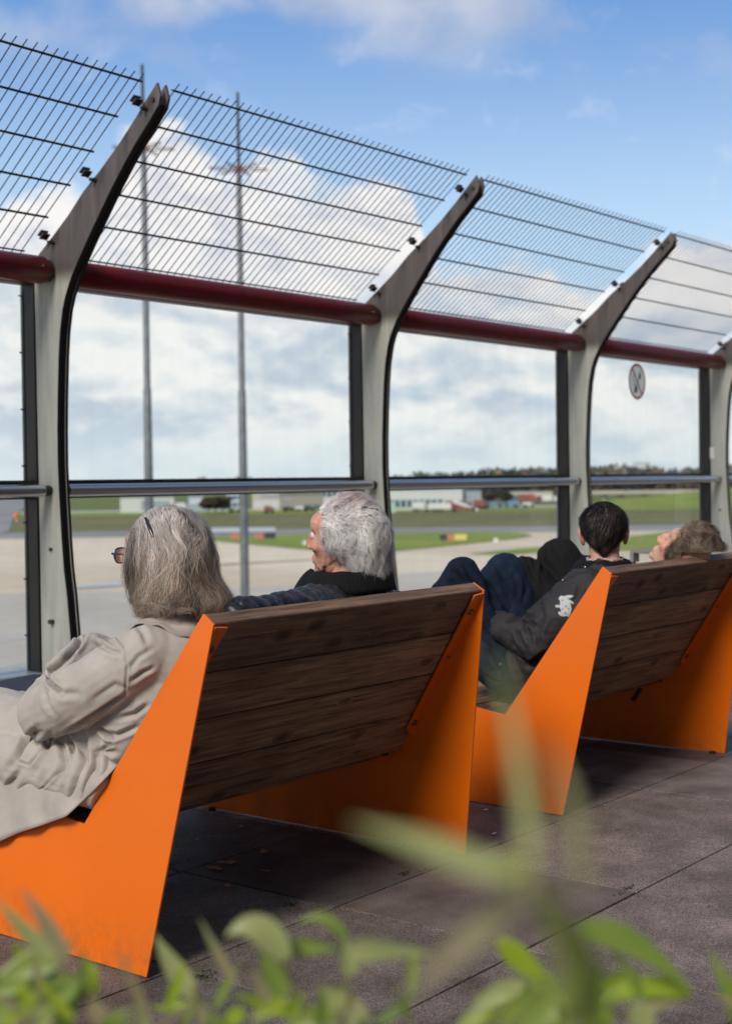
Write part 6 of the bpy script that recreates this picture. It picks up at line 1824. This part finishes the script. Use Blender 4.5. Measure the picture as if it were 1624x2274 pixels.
pt = thing('planter_box', (.62, .55, 0), 'low grey planter box below the bamboo leaves at the bottom edge', 'planter')
g = MB(); g.box(.08, 1.15, .08, 1.0, .0025, .40, .01); g.box(.06, 1.17, .06, .12, .402, .44, .004); g.box(.06, 1.17, .96, 1.02, .402, .44, .004); g.box(.06, .12, .122, .958, .402, .44, .004); g.box(1.11, 1.17, .122, .958, .402, .44, .004)
g.build('box', MT['planter'], pt)
g = MB(); vs = []; n = 16
for i in range(n + 1):
    for j in range(n + 1): vs.append((.122 + .986 * i / n, .122 + .836 * j / n, .412 + .01 * math.sin(i * 2.1 + j) * math.sin(j * 1.7)))
g.add(vs, [(i * (n + 1) + j, (i + 1) * (n + 1) + j, (i + 1) * (n + 1) + j + 1, i * (n + 1) + j + 1) for i in range(n) for j in range(n)], True); g.build('soil', MT['soil'], pt)
rl = random.Random(4)
A9 = lambda x, y: (.5 * x, 1665 + .5 * y)
B9 = lambda x, y: (812 + .5 * x, 1665 + .5 * y)


def leaf(g, pts, w, d0, d1=None, tilt=0.):
    d1 = d1 or d0; n = 10
    P = []
    for i in range(n + 1):
        u = i / n; k = u * (len(pts) - 1); a = min(int(k), len(pts) - 2); t = k - a
        if len(pts) == 3:      # quadratic
            x = (1 - u) ** 2 * pts[0][0] + 2 * u * (1 - u) * pts[1][0] + u * u * pts[2][0]; y = (1 - u) ** 2 * pts[0][1] + 2 * u * (1 - u) * pts[1][1] + u * u * pts[2][1]
        else: x = pts[a][0] + (pts[a + 1][0] - pts[a][0]) * t; y = pts[a][1] + (pts[a + 1][1] - pts[a][1]) * t
        P.append(atd(x, y, d0 + (d1 - d0) * u))
    vs = []; wv = w * 1.12 * (d0 + d1) / 2 / FPX / 2
    for i, p in enumerate(P):
        u = i / n; t = (P[min(i + 1, n)] - P[max(i - 1, 0)]).normalized(); v = (p - Vector((0, 0, EYE))).normalized(); s = t.cross(v).normalized()
        s.rotate(Matrix.Rotation(tilt + .25 * math.sin(u * 3), 3, t)); nn = t.cross(s).normalized()
        ww = wv * (math.sin(math.pi * min(1, (u * .96 + .04)) ** .66) ** 1.05) + .0002
        vs += [p - s * ww + nn * ww * .22, p - s * ww * .5 + nn * ww * .06, p, p + s * ww * .5 + nn * ww * .06, p + s * ww + nn * ww * .22]
    g.add(vs, [(i * 5 + j, i * 5 + j + 1, (i + 1) * 5 + j + 1, (i + 1) * 5 + j) for i in range(n) for j in range(4)], True)


def plant(label, basepx, d, canes, leaves):
    if d > .6:
        d *= 1.18; canes = [[(x, y, q * 1.18) for x, y, q in c] for c in canes]; leaves = [(l[0], l[1], l[2], *[v * 1.18 for v in l[3:]]) for l in leaves]
    b = atd(basepx[0], 2700, d); b.z = .41
    t = thing('bamboo_plant', b, label, 'bamboo', 'bamboo plants in the foreground planter')
    for cn in canes:
        pts = [b + Vector((rl.uniform(-.01, .01), rl.uniform(-.01, .01), -.02)), atd(cn[0][0], 2420, cn[0][2])] + [atd(x, y, dd) for x, y, dd in cn]
        g = MB(); sm = []
        for i in range(len(pts) - 1):
            for k in range(4): sm.append(pts[i].lerp(pts[i + 1], k / 4))
        sm.append(pts[-1]); g.tube(sm, [.0030 * (1 - .6 * i / len(sm)) + (.0008 if i % 4 == 0 else 0) for i in range(len(sm))], 8); g.build('stem', MT['cane'], t)
    nf = 11 if len(leaves) > 6 else 4
    for q in range(nf):          # more blades low in the tuft, close to the canes
        cx = rl.choice(canes)[-1][0] + rl.gauss(0, 75); cy = 2300 - abs(rl.gauss(0, 42)); L_ = rl.uniform(60, 130); an = rl.uniform(-2.7, -.45)
        tip = (cx + math.cos(an) * L_ * 1.1, cy + math.sin(an) * L_); leaves = leaves + [([(cx, cy), ((cx + tip[0]) / 2 + rl.gauss(0, 10), (cy + tip[1]) / 2 - rl.uniform(5, 25)), tip], rl.uniform(14, 26), rl.choice(['green', 'dark', 'bright', 'green', 'tan']), d * rl.uniform(.9, 1.12))]
    for (pts, w, m, d0, *r) in leaves:
        g = MB(); leaf(g, pts, w, d0, r[0] if r else None, rl.uniform(-.3, .3)); g.build('leaf', MT['leaf_' + m], t)


def A(*q): return [A9(*p) for p in q]


def B(*q): return [B9(*p) for p in q]


plant('dense leafy bamboo tuft filling the bottom left corner', (170, 2400), .92, [[(240, 2273, .92), (170, 2200, .92), (130, 2130, .92)], [(110, 2273, .95), (95, 2210, .95)]], [
    (A((270, 930), (140, 860), (-30, 640)), 34, 'pale', .86), (A((300, 920), (200, 760), (95, 610)), 32, 'tan', .80), (A((160, 960), (100, 940), (60, 860)), 48, 'bright', .95), (A((270, 935), (120, 940), (-30, 1040)), 46, 'green', .92), (A((260, 990), (150, 1040), (-10, 1180)), 40, 'dark', .97),
    (A((340, 1010), (270, 1080), (150, 1230)), 52, 'green', .9), (A((370, 950), (400, 1000), (430, 1110)), 40, 'bright', .98), (A((200, 900), (80, 960), (-20, 1000)), 34, 'pale', .93), (A((330, 1080), (300, 1160), (240, 1260)), 44, 'dark', 1.0), (A((120, 1000), (40, 1060), (-40, 1080)), 40, 'green', .96),
    (A((400, 1120), (440, 1180), (520, 1300)), 36, 'tan', .9), (A((110, 1110), (60, 1170), (0, 1240)), 44, 'bright', 1.0), (A((250, 960), (300, 880), (330, 840)), 20, 'tan', .84), (A((230, 1120), (160, 1190), (130, 1300)), 50, 'pale', .9), (A((20, 1120), (-10, 1180), (-60, 1260)), 50, 'green', .92)])
plant('sparse bamboo with one pale upright leaf in front of the foot of the nearer bench', (440, 2400), .98, [[(455, 2273, .98), (440, 2215, .98), (428, 2190, .98)]], [
    (A((870, 1095), (750, 960), (690, 815)), 42, 'pale', .98), (A((870, 1125), (780, 1160), (665, 1140)), 22, 'bright', 1.02), (A((1045, 1035), (960, 900), (885, 745)), 20, 'tan', .9), (A((660, 1200), (600, 1060), (515, 880)), 16, 'tan', .82), (A((900, 1130), (905, 1180), (890, 1260)), 18, 'tan', .9), (A((650, 1290), (640, 1200), (600, 1080)), 24, 'pale', .86)])
plant('bamboo clump in the middle with a broad drooping leaf', (640, 2400), .88, [[(770, 2273, .88), (680, 2235, .88), (640, 2180, .88), (625, 2110, .88)], [(775, 2273, .9), (770, 2160, .9), (765, 2085, .9)]], [
    (A((1270, 930), (1130, 700), (1000, 830)), 62, 'pale', .86), (A((1250, 880), (1370, 860), (1520, 890)), 34, 'green', .88), (A((1540, 850), (1440, 690), (1325, 770)), 26, 'green', .93), (A((1630, 1215), (1500, 1140), (1420, 1035)), 56, 'pale', .9), (A((1330, 1160), (1180, 1140), (1040, 1085)), 42, 'bright', .95),
    (A((1270, 1090), (1210, 1000), (1150, 880)), 48, 'green', .88), (A((1550, 1000), (1545, 920), (1530, 830)), 36, 'pale', .88), (A((1540, 900), (1640, 860), (1930, 910)), 50, 'pale', .78), (A((1200, 1120), (1130, 1040), (1120, 960)), 24, 'tan', .84), (A((1080, 1200), (1030, 1160), (1000, 1240)), 40, 'bright', .97), (A((1420, 1180), (1340, 1200), (1250, 1280)), 46, 'green', .9), (A((1560, 1150), (1520, 1200), (1480, 1290)), 50, 'pale', .88)])
plant('tall strongly blurred bamboo shoot rising before the gap between the benches', (1290, 2400), .45, [[(1298, 2273, .45), (1262, 2085, .44), (1185, 1960, .43)]], [
    (B((640, 560), (300, 420), (-70, 320)), 50, 'pale', .42, .45), (B((735, 560), (720, 200), (590, -420)), 34, 'pale', .38, .42), (B((940, 640), (960, 200), (780, -60)), 30, 'tan', .38, .42), (B((740, 600), (480, 840), (150, 1110)), 56, 'tan', .45, .48), (B((1010, 1217), (930, 840), (720, 560)), 62, 'green', .46, .44),
    (B((760, 620), (880, 780), (900, 1100)), 46, 'pale', .46), (B((700, 540), (560, 520), (420, 420)), 34, 'bright', .45), (B((880, 760), (1000, 980), (930, 1280)), 70, 'green', .48)])
plant('bright green bamboo clump at the lower right of the blurred shoot', (1400, 2400), .88, [[(1430, 2273, .88), (1330, 2230, .88), (1310, 2180, .88)], [(1240, 2273, .9), (1180, 2200, .9)]], [
    (B((590, 840), (700, 960), (850, 1040)), 46, 'bright', .92), (B((950, 790), (1200, 800), (1450, 1080)), 52, 'green', .84), (B((1440, 1075), (1200, 1010), (1000, 1160)), 48, 'bright', .86), (B((700, 1040), (560, 1060), (400, 1230)), 36, 'pale', .88), (B((1060, 1080), (1100, 1010), (1230, 970)), 30, 'bright', .88), (B((1250, 1150), (1330, 1100), (1460, 1100)), 22, 'tan', .86),
    (B((820, 1120), (760, 1170), (700, 1290)), 60, 'green', .8), (B((1180, 1130), (1240, 1200), (1260, 1290)), 54, 'pale', .84), (B((1060, 1140), (1040, 1200), (990, 1290)), 60, 'bright', .86), (B((560, 1150), (480, 1180), (380, 1260)), 44, 'bright', .9), (B((880, 1090), (960, 1140), (980, 1250)), 60, 'green', .82)])
plant('single green bamboo shoot cut off by the right edge', (1640, 2400), .95, [[(1640, 2273, .95), (1650, 2200, .95)]], [(B((1680, 1180), (1600, 1060), (1525, 880)), 34, 'green', .92), (B((1700, 1250), (1640, 1200), (1600, 1130)), 40, 'bright', .95)])
